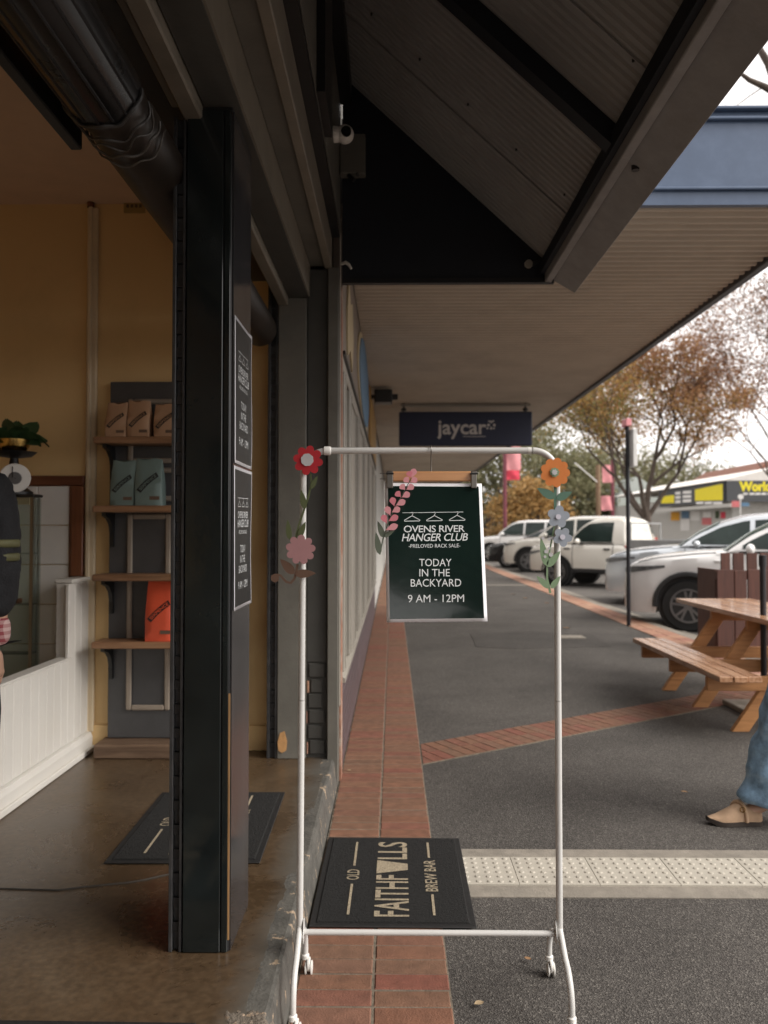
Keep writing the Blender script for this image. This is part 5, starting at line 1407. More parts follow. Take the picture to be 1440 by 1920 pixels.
UTE = dict(SUV, L=2.8, W=1.78, rw=.36, wf=.9, wr=3.75, wroof=1.3, cat='utility truck',
    top=[(0,.8),(.03,.95),(.1,1.01),(.5,1.05),(.95,1.08),(1.2,1.1),(2.2,1.1),(2.6,1.1),(2.72,1.09),(2.78,1.05),(2.8,1.0)],
    bot=[(0,.42),(.1,.38),(1,.38),(2.7,.38),(2.8,.4)],
    plan=[(0,.8),(.05,.88),(.15,.93),(.4,.98),(.9,1),(2.7,1),(2.76,.98),(2.8,.95)],
    roof=[(1.1,1.06),(1.35,1.36),(1.55,1.58),(1.75,1.7),(2.1,1.73),(2.5,1.73),(2.66,1.71),(2.72,1.6),(2.74,1.1)],
    ws=(1.17,1.66), side=[(1.36,2.4)], hl=(.03,.42,.82), tl=.85, mir=(1.55,1.15), gaps=[1.35,2.44], lip=.018, dh=1)
pw = paint_mat('white_car_paint', (.82,.81,.8)); pgb = paint_mat('blue_grey_car_paint', (.6,.64,.68), .25, .4); pcr = paint_mat('cream_white_car_paint', (.76,.73,.66), .35)
pbl = paint_mat('black_car_paint', (.012,.012,.013)); pbe = paint_mat('beige_white_car_paint', (.74,.71,.64)); psv = paint_mat('silver_white_car_paint', (.8,.79,.78))
YAW = 27
def wp_(px, py):
    p = pZ(px, py, -.1); return (p.x, p.y)
car('white SUV with black wheel arches nearest the picnic table', SUV, pw, wp_(1292,1184), YAW, rimm='rim_dark')
car('pale silver blue SUV with dark lower bumper behind the nearest white SUV', SUV, pgb, wp_(1224,1137), YAW)
ute = car('cream white single cab work ute with grey tray', UTE, pcr, wp_(1047,1098), 42, rimm='rim_dark')
car('tall beige white wagon parked just beyond the work ute', WAGON, pbe, wp_(991,1073), YAW, rimm='rim_dark')
car('black car between the beige wagon and the far white car', SEDAN, pbl, wp_(953,1065), YAW)
car('white car furthest along the kerb at the end of the row', WAGON, psv, wp_(920,1053), YAW)
# the ute's tray
ar_ = ute.rotation_euler.z
M['tray_grey'] = mat('galvanised_tray', (.3,.3,.3), .5, metal=.4, var=.15, scale=3)
obj('tray_floor', MB().box(2.88, 5.1, -.92, .92, .80, .90), M['tray_grey'], ute, local=True)
obj('chassis', MB().box(2.5, 5.0, -.45, .45, .45, .78), M['plastic_dark'], ute, local=True)
for s in (-1, 1):
    obj('tray_side', MB().box(2.9, 5.08, s*.925, s*.90, .905, 1.2), M['tray_grey'], ute, local=True, bevel=.008)
obj('tray_tail', MB().box(5.06, 5.1, -.89, .89, .905, 1.2), M['tray_grey'], ute, local=True)
obj('headboard', MB().box(2.88, 2.92, -.89, .89, .905, 1.15).box(2.88,2.92,-.89,-.85,1.15,1.62).box(2.88,2.92,.85,.89,1.15,1.62).box(2.88,2.92,-.85,.85,1.58,1.62), M['tray_grey'], ute, local=True)
for s in (-1, 1):
    obj('mudguard', MB().box(3.35, 4.15, s*.6, s*.89, .74, .79), M['plastic_dark'], ute, local=True)

# ================================================================== POLES AND BANNERS
pb = pZ(1179, 1174, 0)
po = thing('sign_pole', 'slim black sign pole at the kerb with signs seen edge on', 'sign pole', (pb.x, pb.y, 0))
ztp = pY(1176, 800, pb.y).z
obj('post', MB().tube([(pb.x,pb.y,-.02),(pb.x,pb.y,ztp)], .031, 14), M['pole_black'], po, smooth=50)
obj('sign_plate', MB().box(pb.x+.045, pb.x+.105, pb.y-.15, pb.y+.15, ztp-.62, ztp-.05), M['white_sign'], po, bevel=.004)
obj('top_plate', MB().box(pb.x-.05, pb.x+.03, pb.y-.12, pb.y+.12, ztp+.002, ztp+.11), M['pink'], po, bevel=.004)
def banner_pole(px, pyb, Y, name_label, m, flag, top):
    b = pY(px, pyb, Y); t = thing('banner_pole', name_label, 'banner pole', (b.x, Y, -.1))
    zt_ = pY(px, top, Y).z
    obj('post', MB().tube([(b.x,Y,-.1),(b.x,Y,zt_)], .10, 12), M[m], t, smooth=50)
    for (x0, x1, y0, y1, mm) in flag:
        a, c = pY(x0, y0, Y), pY(x1, y1, Y)
        obj('banner', MB().grid(lambda u, v: (a.x+(c.x-a.x)*u, Y-.05+.05*math.sin(u*5+v*3), c.z+(a.z-c.z)*v), 6, 6), M[mm], t, smooth=60)
    return t
banner_pole(947, 985, 40, 'maroon pole with pink and red banner behind the far parked cars', 'pole_maroon', [(950,976,838,882,'pink'),(950,974,882,900,'red')], 815)
banner_pole(1149, 975, 46, 'maroon pole with pale pink banner in the distance left of the grey shed', 'pole_maroon', [(1129,1148,872,905,'pink'),(1127,1148,930,957,'pink')], 862)
tp_ = pY(1122, 980, 52)
wp = thing('timber_pole', 'brown timber power pole in front of the distant trees', 'power pole', (tp_.x, 52, -.1))
obj('post', MB().tube([(tp_.x,52,-.1),(tp_.x,52,pY(1122,872,52).z)], .16, 10), M['pole_wood'], wp, smooth=60)
sl = pY(1065, 873, 52)
obj('wire', MB().tube([(tp_.x,52,pY(1120,905,52).z),(sl.x,50,sl.z)], .05, 5), M['white_sign'], wp)

# ================================================================== ACROSS THE STREET
ws_ = thing('corner_store', 'corner shop with charcoal and yellow sign fascia across the street', 'shop', (22, 44, -.1))
SXC, SYC = 17.25, 40.0
obj('wall', MB().box(SXC+.6, 40, SYC+.6, 62, -.1, 3.4), M['shop_grey'], ws_)
zf0, zf1 = pY(1355, 941, SYC).z, pY(1355, 902, SYC).z
obj('front_fascia', MB().box(SXC, 40, SYC-.15, SYC, zf0, zf1), M['sign_grey'], ws_)
obj('side_fascia', MB().box(SXC-.15, SXC, SYC+.001, 49.5, zf0, zf1), M['sign_grey'], ws_)
obj('awning_soffit', MB().box(SXC, 40, SYC, 49.5, zf0+.1, zf0+.2), M['shop_grey'], ws_)
obj('awning_edge', MB().box(SXC-.3, SXC-.16, SYC-1.2, 54, zf0-.30, zf0-.12), M['shop_grey'], ws_)
obj('roof', MB().prism([(SXC-.3,zf1+.02),(41,zf1+.02),(41,zf1+.9),(SXC+3.5,zf1+.9)], (0,SYC-.1,0), (1,0,0), (0,0,1), 20, (0,1,0)), M['shop_white'], ws_)
fl_ = MB(); p = pY(1420, 912, SYC-.16)
add_text(fl_, 'Work', (pY(1415,912,SYC-.16).x, SYC-.156, p.z), (1,0,0), (0,0,1), 57/FPX*SYC, 19/FPX*SYC, bold=.05)
obj('lettering', fl_, M['yellow_sign'], ws_)
def bars(x0, x1, y0, y1, nrow, ncol, face, m, seed):
    """short print bars too far away to read"""
    b = MB(); rb = random.Random(seed)
    for i in range(nrow):
        for j in range(ncol):
            u0 = x0+(x1-x0)*(j+.06)/ncol; u1 = x0+(x1-x0)*(j+.86+rb.uniform(-.1,.1))/ncol; w0 = y0+(y1-y0)*(i+.2)/nrow; w1 = y0+(y1-y0)*(i+.8)/nrow
            b.add(face(u0,u1,w0,w1), [(0,1,2,3)])
    obj('small_print', b, M[m], ws_)
def ffront(u0,u1,w0,w1):
    a, c = pY(u0,w0,SYC-.155), pY(u1,w1,SYC-.155); return [(a.x,SYC-.156,a.z),(c.x,SYC-.156,a.z),(c.x,SYC-.156,c.z),(a.x,SYC-.156,c.z)]
def fside(u0,u1,w0,w1,X=SXC-.152):
    return [tuple(pX(u,w,X)) for u, w in ((u0,w0),(u1,w0),(u1,w1),(u0,w1))]
bars(1393,1450,923,929,1,5,ffront,'white_sign',1)
Xs = SXC-.156
def side_panel(u0, u1, v0l, v0r, v1l, v1r, m, name='sign_panel', X=Xs):
    b = MB().add([tuple(pX(u0,v0l,X)), tuple(pX(u1,v0r,X)), tuple(pX(u1,v1r,X)), tuple(pX(u0,v1l,X))], [(0,1,2,3)])
    obj(name, b, M[m], ws_)
side_panel(1303, 1355, 918, 907, 939, 938, 'yellow_sign'); side_panel(1240, 1264, 931, 928, 944, 943, 'yellow_sign')
for r_ in range(3):
    for (u0, u1) in ((1266,1276),(1280,1296)):
        y_ = 922.5+r_*8 - (u0-1266)*.12
        side_panel(u0, u1, y_, y_-1, y_+5, y_+4.5, 'white_sign', 'small_print', Xs-.003)
for (u0,u1) in ((1305,1319),(1321,1335),(1337,1354)):
    side_panel(u0, u1, 941, 940.5, 945.5, 945, 'white_sign', 'small_print', Xs-.003)
# posters and window below the side awning
Xw = SXC+.55
obj('shop_window', MB().box(Xw+.02, Xw+.045, 41, 52, .3, 2.6), M['shop_grey'], ws_)
for (u0,u1,v0,v1,m) in ((1258,1274,960,976,'orange'),(1278,1292,958,972,'sign_blue'),(1276,1293,973,995,'white_sign'),(1295,1312,958,976,'white_sign'),(1297,1312,978,990,'shop_grey'),(1318,1333,960,970,'white_sign'),(1316,1334,971,984,'sign_red'),(1341,1348,958,972,'leaf_dark'),(1351,1360,960,972,'red')):
    side_panel(u0, u1, v0, v0, v1, v1, m, 'window_poster', Xw)
st = pY(1388, 947, 38)
sd1 = thing('pavement_sign', 'small blue and red sign on a white post outside the corner shop', 'sign', (st.x, 38, -.1))
obj('post', MB().tube([(st.x,38,-.1),(st.x,38,st.z+.4)], .03, 8), M['white_sign'], sd1)
obj('blue_plate', MB().box(st.x+.05, st.x+.42, 37.96, 38.0, st.z-.06, st.z+.12), M['sign_blue'], sd1)
obj('red_plate', MB().box(st.x-.42, st.x-.06, 37.96, 38.0, st.z-.1, st.z+.2), M['sign_red'], sd1)
obj('round_plate', MB().lathe([(.13,-.03),(.13,.03)], (st.x, 37.95, st.z+.4), 'Y', 16), M['white_sign'], sd1)
shd = thing('gabled_shed', 'pale grey green gabled shed behind the big street tree', 'shed', (21, 62, -.1))
g0, g1, ga = pY(1158, 975, 62), pY(1238, 975, 62), pY(1196, 893, 62)
obj('wall', MB().prism([(g0.x,-.1),(g1.x,-.1),(g1.x,pY(1238,922,62).z),(ga.x,ga.z),(g0.x,pY(1158,930,62).z)], (0,62,0), (1,0,0), (0,0,1), 12, (0,1,0)), M['shed'], shd)
w0, w1 = pY(1179, 940, 62), pY(1192, 962, 62)
obj('window', MB().box(w0.x, w1.x, 61.93, 61.99, w1.z, w0.z), M['white_sign'], shd)
b0, b1 = pY(1425, 905, 58), pY(1500, 868, 58)
bh = thing('brick_house', 'house with a brown tiled roof rising behind the corner shop', 'house', ((b0.x+b1.x)/2, 70, -.1))
obj('wall', MB().box(b0.x+.5, b1.x+8, 63, 75, -.1, b0.z), M['shop_white'], bh)
obj('roof', MB().prism([(b0.x-.4,b0.z),(b1.x+9,b0.z),(b1.x+5,b1.z+1),(b0.x+3,b1.z+.6)], (0,62.5,0), (1,0,0), (0,0,1), 13, (0,1,0)), M['roof_brown'], bh)
# shops facing the far end of the street
fb = thing('far_shop_row', 'low pale shop row closing the far end of the street', 'building', (20, 110, -.1))
obj('wall', MB().box(-40, 60, 110, 120, -.1, 3.6), M['shop_grey'], fb)
obj('roof', MB().prism([(-41,3.6),(61,3.6),(58,5.2),(-38,5.2)], (0,109,0), (1,0,0), (0,0,1), 12, (0,1,0)), M['roof_brown'], fb)

# ================================================================== TREES AND SHRUBS
def grow(mb, p, d, L, r, depth, rng, tips, spread=.55, up=.25, kids=(2,3), shrink=.72):
    n = 4; pts = [Vector(p)]; dd = Vector(d).normalized()
    for i in range(n):
        dd = (dd + Vector((rng.gauss(0,.10), rng.gauss(0,.10), rng.gauss(0,.06)+.02))).normalized()
        pts.append(pts[-1] + dd*(L/n))
    rs_ = [r*(1-.42*i/n) for i in range(n+1)]
    mb.tube(pts, rs_, 9 if r > .06 else (6 if r > .02 else 4), caps=r > .03)
    if depth <= 3: tips.append((pts[-1], dd, depth)); tips.append((pts[2], dd, depth))
    if depth == 0: return
    k = rng.randint(*kids)
    for j in range(k):
        ax = Vector((rng.gauss(0,1), rng.gauss(0,1), rng.gauss(0,.5))); ax = (ax - dd*ax.dot(dd)).normalized()
        nd = (dd + ax*rng.uniform(spread*.7, spread*1.35) + Vector((0,0,up*rng.uniform(0,1)))).normalized()
        at = pts[-1] if j < 2 else pts[rng.randint(2,3)]
        grow(mb, at, nd, L*shrink*rng.uniform(.85,1.15), r*.58*rng.uniform(.9,1.1), depth-1, rng, tips, spread, up, kids, shrink)
def leaf_cloud(points, n, size, rs_, spread):
    P_ = np.array([tuple(p) for p in points]); idx = rs_.randint(0, len(P_), n)
    c = P_[idx] + rs_.normal(0, spread, (n,3))*np.array([1,1,.75])
    a = rs_.normal(0,1,(n,3)); a /= np.linalg.norm(a,axis=1)[:,None]
    b = rs_.normal(0,1,(n,3)); b -= a*(a*b).sum(1)[:,None]; b /= np.linalg.norm(b,axis=1)[:,None]
    s = size*rs_.uniform(.6,1.35,(n,1)); w = s*.55
    V = np.stack([c-a*s, c+b*w, c+a*s, c-b*w], 1).reshape(-1,3)
    F = np.arange(n*4).reshape(-1,4)
    mb = MB(); mb.v = [tuple(x) for x in V.tolist()]; mb.f = [tuple(x) for x in F.tolist()]; return mb
def tree(name, label, loc, trunk_h, r, seed, leaves, size, mats, lean=(0,0,1), depth=5, L0=None, spread=.55, up=.25, spreadl=.28, group=None, shrink=.74, kids=(2,3)):
    t = thing(name, label, 'tree', loc, 0, group); rng = random.Random(seed); rs_ = np.random.RandomState(seed)
    tips = []; mb = MB()
    base = Vector(loc); d = Vector(lean).normalized(); top = base + d*trunk_h
    mb.tube([base, base+d*.25, base+d*trunk_h*.5, top], [r*1.35, r*1.08, r*.95, r*.85], 14)
    L = L0 or trunk_h*.75
    for j in range(4):
        a = 2*PI*j/4 + rng.uniform(-.4,.4)
        nd = Vector((math.cos(a)*.75, math.sin(a)*.75, rng.uniform(.75,1.1))).normalized()
        grow(mb, top - d*rng.uniform(0,.25), nd, L, r*.5, depth-1, rng, tips, spread, up, kids, shrink)
    grow(mb, top, d, L, r*.6, depth-1, rng, tips, spread, up, kids, shrink)
    obj('trunk', mb, M['bark'], t, smooth=60)
    tp = [q[0] for q in tips if rng.random() < .62]
    k = len(mats)
    for i, mm in enumerate(mats):
        sub = [p for p in tp if min(k-1, max(0, int(k*(.42 + (p.z-base.z-5.4)*.12 + (p.x-base.x)*.085 + rng.gauss(0,.12))))) == i] or tp
        if leaves: obj('crown', leaf_cloud(sub, int(leaves*len(sub)/max(1,len(tp))), size, rs_, spreadl), mm, t)
    return t
M['lf_rust'] = ramp_mat('rust_autumn_leaf', [(.26,.125,.075),(.3,.15,.08),(.22,.11,.068),(.32,.18,.085)], .6, trans=.4)
M['lf_green'] = ramp_mat('olive_autumn_leaf', [(.14,.14,.045),(.19,.18,.05),(.26,.19,.055),(.12,.125,.045)], .6, trans=.4)
M['lf_gold'] = ramp_mat('gold_autumn_leaf', [(.34,.2,.06),(.4,.23,.06),(.27,.16,.05),(.22,.17,.05)], .6, trans=.4)
M['lf_plum'] = ramp_mat('plum_autumn_leaf', [(.2,.125,.09),(.17,.112,.085),(.23,.14,.088),(.16,.115,.08)], .6, trans=.35)
M['lf_dull'] = ramp_mat('dull_green_leaf', [(.15,.15,.075),(.19,.18,.09),(.13,.13,.07),(.22,.19,.1)], .7, trans=.3)
M['lf_ochre'] = ramp_mat('ochre_bush_leaf', [(.36,.21,.07),(.42,.25,.085),(.31,.19,.07),(.25,.18,.07)], .7, trans=.35)
M['lf_lime'] = ramp_mat('lime_hedge_leaf', [(.17,.2,.02),(.22,.25,.03),(.13,.16,.02)], .6, trans=.2)
M['lf_brown'] = ramp_mat('brown_hedge_leaf', [(.16,.085,.025),(.2,.11,.03),(.13,.09,.03)], .7, trans=.2)
tb_ = pY(1212, 985, 29)
M['lf_orange'] = ramp_mat('orange_autumn_leaf', [(.33,.16,.075),(.38,.2,.085),(.28,.15,.07),(.34,.21,.09)], .6, trans=.4)
tree('street_tree', 'big street tree turning rust and green behind the parked cars', (tb_.x, 29, -.1), 2.2, .2, 11, 36000, .056, [M['lf_green'], M['lf_gold'], M['lf_orange'], M['lf_rust']], depth=6, L0=2.05, spread=.66, up=.18, spreadl=.27, shrink=.77)
t2 = pY(1490, 985, 30)
tree('street_tree', 'sparse plum brown street tree at the right edge of the photo', (t2.x, 30, -.1), 2.6, .13, 23, 20000, .05, [M['lf_plum'], M['lf_rust'], M['lf_plum']], depth=6, L0=3.0, spread=.62, up=.3, spreadl=.42, shrink=.77)
# bare overhanging tree whose branch enters at the top right
bt_ = thing('bare_tree', 'bare grey tree whose branch hangs into the sky above the blue fascia', 'tree', (6.4, 8.6, -.1))
mbt = MB(); rg_ = random.Random(4); tips_ = []
mbt.tube([(6.4,8.6,-.1),(6.35,8.6,1.2),(6.25,8.6,2.8),(6.0,8.6,4.2)], [.17,.14,.12,.1], 12)
br_ = [pY(1500,195,8.6), pY(1462,178,8.6), pY(1432,162,8.6), pY(1405,150,8.55), pY(1384,134,8.5)]
mbt.tube([(6.0,8.6,4.2)] + br_, [.085,.06,.045,.034,.026,.015], 8)
br2 = [br_[1], pY(1440,118,8.6), pY(1424,92,8.6), pY(1412,66,8.6), pY(1402,40,8.6)]
mbt.tube(br2, [.05,.04,.034,.02,.01], 8)
for (p, d) in ((br_[2],(-.8,.1,-.5)),(br_[3],(-.7,-.1,.4)),(br_[4],(-.9,0,-.1)),(br2[2],(-.7,0,.6)),(br2[3],(-.5,.2,.5)),(br_[1],(-.3,.1,-.8)),(br2[1],(.7,0,.6)),(br_[0],(.5,0,.8))):
    grow(mbt, p, d, .38, .0075, 3, rg_, tips_, .6, .1)
for j in range(5):
    a = j*1.3; grow(mbt, (6.1,8.6,3.9), (math.cos(a)*.7+.4, math.sin(a)*.7, .9), 1.3, .07, 4, rg_, tips_, .55, .25)
obj('trunk', mbt, M['bark'], bt_, smooth=60)

def shrub(name, label, px, pyb, Y, w, h, n, size, m, cat='shrub', seed=1, stem=True, zb=-.1):
    b = pY(px, pyb, Y); t = thing(name, label, cat, (b.x, Y, zb)); rs_ = np.random.RandomState(seed); rn = random.Random(seed)
    pts = []
    for k in range(60):
        a, e, q = rn.uniform(0,2*PI), rn.uniform(-.6,1.5), rn.uniform(.55,1)
        pts.append((b.x+math.cos(a)*math.cos(e)*w/2*q*rn.uniform(.8,1.1), Y+math.sin(a)*math.cos(e)*w/2*q, zb+h*(.48+.48*math.sin(e)*q)))
    obj('foliage', leaf_cloud(pts, n, size, rs_, w*.09), m, t)
    mb = MB()
    for k in range(6): mb.tube([(b.x,Y,zb), tuple((np.array((b.x,Y,zb))*.4+np.array(pts[k*9])*.6)), pts[k*9]], [.05*h,.02*h,.006*h], 6)
    obj('stem', mb, M['bark'], t)
    return t
shrub('ochre_tree', 'golden orange tree behind the far end of the parked cars', 992, 985, 52, 5.2, 5.0, 7000, .13, M['lf_ochre'], 'tree', 2)
shrub('ochre_tree', 'golden bush just left of the timber power pole', 1062, 985, 56, 3.0, 2.3, 2500, .12, M['lf_ochre'], 'shrub', 12)
shrub('hedge_ball', 'bright lime green clipped bush at the far end of the footpath', 929, 988, 42, 1.4, 1.15, 2500, .06, M['lf_lime'], 'shrub', 3)
shrub('hedge_ball', 'brown orange clipped bush behind the lime green one', 925, 985, 46, 2.1, 1.7, 2500, .07, M['lf_brown'], 'shrub', 4)
for i, (px, Y, w, h, lab) in enumerate(((905,72,12,11,'tall dull green tree furthest left beyond the parked cars'),(985,78,14,13,'tall dull green tree rising behind the golden tree'),(1060,66,9,8.5,'grey green tree behind the timber power pole'),
        (1110,84,14,11,'broad dull green tree left of the grey shed'),(1225,92,17,11,'dull green tree behind the grey shed'),(1310,96,15,9.5,'dull green tree rising over the corner shop'),(1400,92,13,7,'low dull green tree behind the white roof'),(840,80,12,10,'dull green tree mostly hidden behind the hanging poster'))):
    shrub('far_tree', lab, px, 985, Y, w, h, 6500, .2, M['lf_dull'], 'tree', 20+i)

# fallen leaves and flakes on the ground
M['litter'] = ramp_mat('dry_leaf_litter', [(.3,.17,.08),(.2,.1,.05),(.4,.3,.18)], .8, 'object')
for (x, y, s, lab) in ((990,1797,.012,'curled dry leaf on the asphalt between the rack legs'),(900,1885,.016,'pale dry leaf on the asphalt near the bottom edge'),(1283,1485,.018,'pale flake on the asphalt left of the tan clog'),
                  (1062,1178,.05,'brown dry leaf beside the dark asphalt patch'),(655,1445,.012,'white flake on the brick strip near the cafe corner'),(963,1115,.05,'pale leaf on the far footpath beside the poster'),(985,1122,.05,'pale leaf on the far footpath left of the rack post'),(1027,1131,.05,'pale leaf on the far footpath just left of the right post')):
    p = pZ(x, y, .012)
    props(obj('fallen_leaf', leaf_patch(p + Vector((-s,0,.002)), (1,rnd.uniform(-.5,.5),.12), s*2, s*.7, .15), M['litter'], None, smooth=60), lab, 'leaf', 'scraps on the ground')

# ================================================================== PEOPLE
def skin_obj(name, verts, edges, radii, m, parent, root=0, levels=2, disp=0, dscale=.12):
    me = bpy.data.meshes.new(name); me.from_pydata([tuple(v) for v in verts], edges, []); me.materials.append(m)
    o = bpy.data.objects.new(name, me); scene.collection.objects.link(o); o.parent = parent
    sk = o.modifiers.new('skin', 'SKIN'); sk.use_smooth_shade = True
    for i, r_ in enumerate(radii):
        rr_ = r_ if isinstance(r_, (tuple, list)) else (r_, r_)
        me.skin_vertices[0].data[i].radius = rr_
        me.skin_vertices[0].data[i].use_root = (i == root)
    sb = o.modifiers.new('subdivision', 'SUBSURF'); sb.levels = levels; sb.render_levels = levels
    if disp:
        tx = bpy.data.textures.new(name+'_folds', 'CLOUDS'); tx.noise_scale = dscale
        dp = o.modifiers.new('folds', 'DISPLACE'); dp.texture = tx; dp.strength = disp; dp.texture_coords = 'LOCAL'
    return o
def hand(name, wrist, down, side, fwd, m, parent, s=1):
    """palm with five bent fingers hanging from the wrist"""
    w, d, sd_, f = Vector(wrist), Vector(down).normalized(), Vector(side).normalized(), Vector(fwd).normalized()
    V, E, Rr = [w, w+d*.05*s, w+d*.09*s], [(0,1),(1,2)], [(.02,.026),(.018,.04),(.016,.04)]
    for k, (off, L) in enumerate(((-.03,.07),(-.01,.08),(.011,.076),(.03,.06))):
        b = w+d*.092*s+f*off*s; i = len(V)
        V += [b, b+d*L*.5*s+sd_*.008, b+d*L*.85*s+sd_*.025*s]; E += [(2,i),(i,i+1),(i+1,i+2)]; Rr += [.0095,.0088,.0075]
    i = len(V); b = w+d*.035*s-f*.03*s
    V += [b, b+d*.035*s-f*.022*s, b+d*.065*s-f*.02*s+sd_*.01]; E += [(1,i),(i,i+1),(i+1,i+2)]; Rr += [.013,.011,.009]
    return skin_obj(name, V, E, Rr, m, parent, 0, 2)
def head_mesh(c, fwd, parent, long_hair):
    """head with nose, brow, mouth, ears and hair"""
    f = Vector(fwd).normalized(); s = Vector((f.y, -f.x, 0)); c = Vector(c); u = Vector((0,0,1))
    def fn(a, b):
        th, ph = 2*PI*a, PI*(b-.5)
        x, y, z = math.cos(th)*math.cos(ph), math.sin(th)*math.cos(ph), math.sin(ph)
        r = Vector((x*.098, y*.076, z*.118))
        if z < 0: r.x *= 1 - .16*z*z; r.y *= 1 + .28*z
        if x > .75: r.x += .024*math.exp(-((y/.16)**2)) * math.exp(-(((z+.12)/.2)**2))      # nose
        if x > .6: r.x -= .010*math.exp(-(((abs(y)-.33)/.14)**2)) * math.exp(-(((z-.05)/.1)**2))  # eye sockets
        if x > .7: r.x += .007*math.exp(-((y/.3)**2)) * math.exp(-(((z+.48)/.07)**2))       # lips
        return c + f*r.x + s*r.y + u*r.z
    obj('head', MB().grid(fn, 40, 28), M['skin'], parent, smooth=80)
    for k in (-1, 1):
        obj('ear', MB().sphere(c + s*(.076*k) - f*.005, .03, (.55,.45,1.05), 10, 8), M['skin'], parent, smooth=80)
        obj('eye', MB().sphere(c + f*.086 + s*(.031*k) + u*.006, .012, (1,1,.7), 10, 8), M['white_plastic'], parent, smooth=80)
        obj('iris', MB().sphere(c + f*.095 + s*(.031*k) + u*.006, .0055, n=8, m=6), M['hair'], parent, smooth=80)
    def hn(a, b):
        th, ph = 2*PI*a, PI*(b-.5)
        x, y, z = math.cos(th)*math.cos(ph), math.sin(th)*math.cos(ph), math.sin(ph)
        k = 1.1
        cut = x > .35 and z < .5
        p = Vector((x*.098, y*.082, z*.122))*(k if not cut else .88)
        if long_hair and x < .2 and z < 0: p.z -= .16*min(1, -z*2.5); p.x -= .01
        return c + f*(p.x-.006) + s*p.y + u*(p.z+.008)
    obj('hair', MB().grid(hn, 36, 26), M['hair'], parent, smooth=80)
def shoe(name, toe, heel, w, h, m, parent, sole_m, strap=None):
    """toe and heel on the ground; low upper over a sole"""
    toe, heel = Vector(toe), Vector(heel); d = heel-toe; L = d.length; d.normalize(); s = d.cross(Vector((0,0,1))).normalized()
    def hw(t): return w/2*(.2+.8*math.sin(min(1,t/.38)*PI/2)**.9)*(1-.26*math.exp(-((t-.62)/.18)**2)*.6)*(1 if t < .9 else (1-((t-.9)/.1)**2*.45))
    def ht(t): return h*(.34+.66*min(1, max(0,(t-.05)/.5))**1.2) if t < .62 else h*(1.0 - .30*max(0,(t-.62)/.38))
    def fn(u, v):
        t = v*.985+.008; a = PI*u; k = math.sin(PI*min(1, v*8)/2) if v < .125 else 1
        x = math.cos(a)*hw(t)*(1 if abs(math.cos(a)) < .9 else .98); z = .018 + max(0, math.sin(a))**.75*(ht(t)-.018)*k + (.02*max(0,1-t/.25)**2)
        return toe + d*(L*t) + s*x + Vector((0,0,z))
    mb = MB().grid(fn, 18, 26)
    obj(name, mb, m, parent, smooth=60)
    sm = MB()
    n = 22; top = []; 
    outl = [(hw(t*.985+.008)*1.06, t) for t in [i/n for i in range(n+1)]]
    ring = [(toe + d*(L*t) + s*q + Vector((0,0,.02*max(0,1-t/.25)**2))) for q, t in outl] + [(toe + d*(L*t) - s*q + Vector((0,0,.02*max(0,1-t/.25)**2))) for q, t in reversed(outl)]
    m_ = len(ring); V = ring + [p + Vector((0,0,.021)) for p in ring]
    F = [tuple(range(m_)), tuple(reversed(range(m_,2*m_)))] + [(i, m_+i, m_+(i+1)%m_, (i+1)%m_) for i in range(m_)]
    obj(name+'_sole', sm.add(V, F), sole_m, parent)
    if strap:
        pts = [toe + d*L*.60 + s*(hw(.6)*1.05*math.cos(a)) + Vector((0,0,.02+max(0,math.sin(a))**.75*(ht(.6)-.012))) for a in np.linspace(0, PI, 15)]
        obj('strap', MB().tube([p + d*(.02*math.cos(i*.22)) for i, p in enumerate(pts)], .010, 8), m, parent, smooth=60)
        q = pts[3] if s.y < 0 else pts[-4]
        obj('buckle', MB().tube([q + Vector((math.cos(a)*.012, -.008, math.sin(a)*.012)) for a in np.linspace(0,2*PI,13)], .0025, 6), M['brass'], parent, smooth=60)

# woman walking in wide jeans at the right edge
PY_ = 3.95
wk = thing('person', 'person in wide blue jeans and tan clogs walking in from the right edge', 'person', (2.2, PY_, 0))
wk_loc = Vector((2.2, PY_, 0))
def rel(v): return Vector(v) - wk_loc
J = {'pelvis': (2.16,PY_,.93), 'waist': (2.17,PY_,1.06), 'chest': (2.18,PY_,1.27), 'neck': (2.17,PY_,1.44), 'headb': (2.15,PY_,1.50),
     'hipL': (2.12,PY_-.09,.88), 'kneeL': (1.965,PY_-.08,.50), 'ankL': (1.86,PY_-.06,.10), 'toeL': (1.74,PY_-.06,.045),
     'hipR': (2.24,PY_+.09,.88), 'kneeR': (2.36,PY_+.10,.48), 'ankR': (2.66,PY_+.10,.17), 'toeR': (2.54,PY_+.10,.05),
     'shL': (2.20,PY_-.17,1.39), 'elL': (2.32,PY_-.21,1.13), 'wrL': (2.25,PY_-.22,.90), 'shR': (2.20,PY_+.17,1.39), 'elR': (2.3,PY_+.23,1.13), 'wrR': (2.3,PY_+.24,.9)}
ks = list(J); ix = {k: i for i, k in enumerate(ks)}
Ed = [('pelvis','waist'),('waist','chest'),('chest','neck'),('neck','headb'),('pelvis','hipL'),('hipL','kneeL'),('kneeL','ankL'),('ankL','toeL'),('pelvis','hipR'),('hipR','kneeR'),('kneeR','ankR'),('ankR','toeR'),
      ('chest','shL'),('shL','elL'),('elL','wrL'),('chest','shR'),('shR','elR'),('elR','wrR')]
Rd = {'pelvis':(.12,.14),'waist':(.10,.12),'chest':(.11,.13),'neck':.05,'headb':.05,'hipL':.085,'kneeL':.055,'ankL':.036,'toeL':.03,'hipR':.085,'kneeR':.055,'ankR':.036,'toeR':.03,
      'shL':.05,'elL':.04,'wrL':.026,'shR':.05,'elR':.04,'wrR':.026}
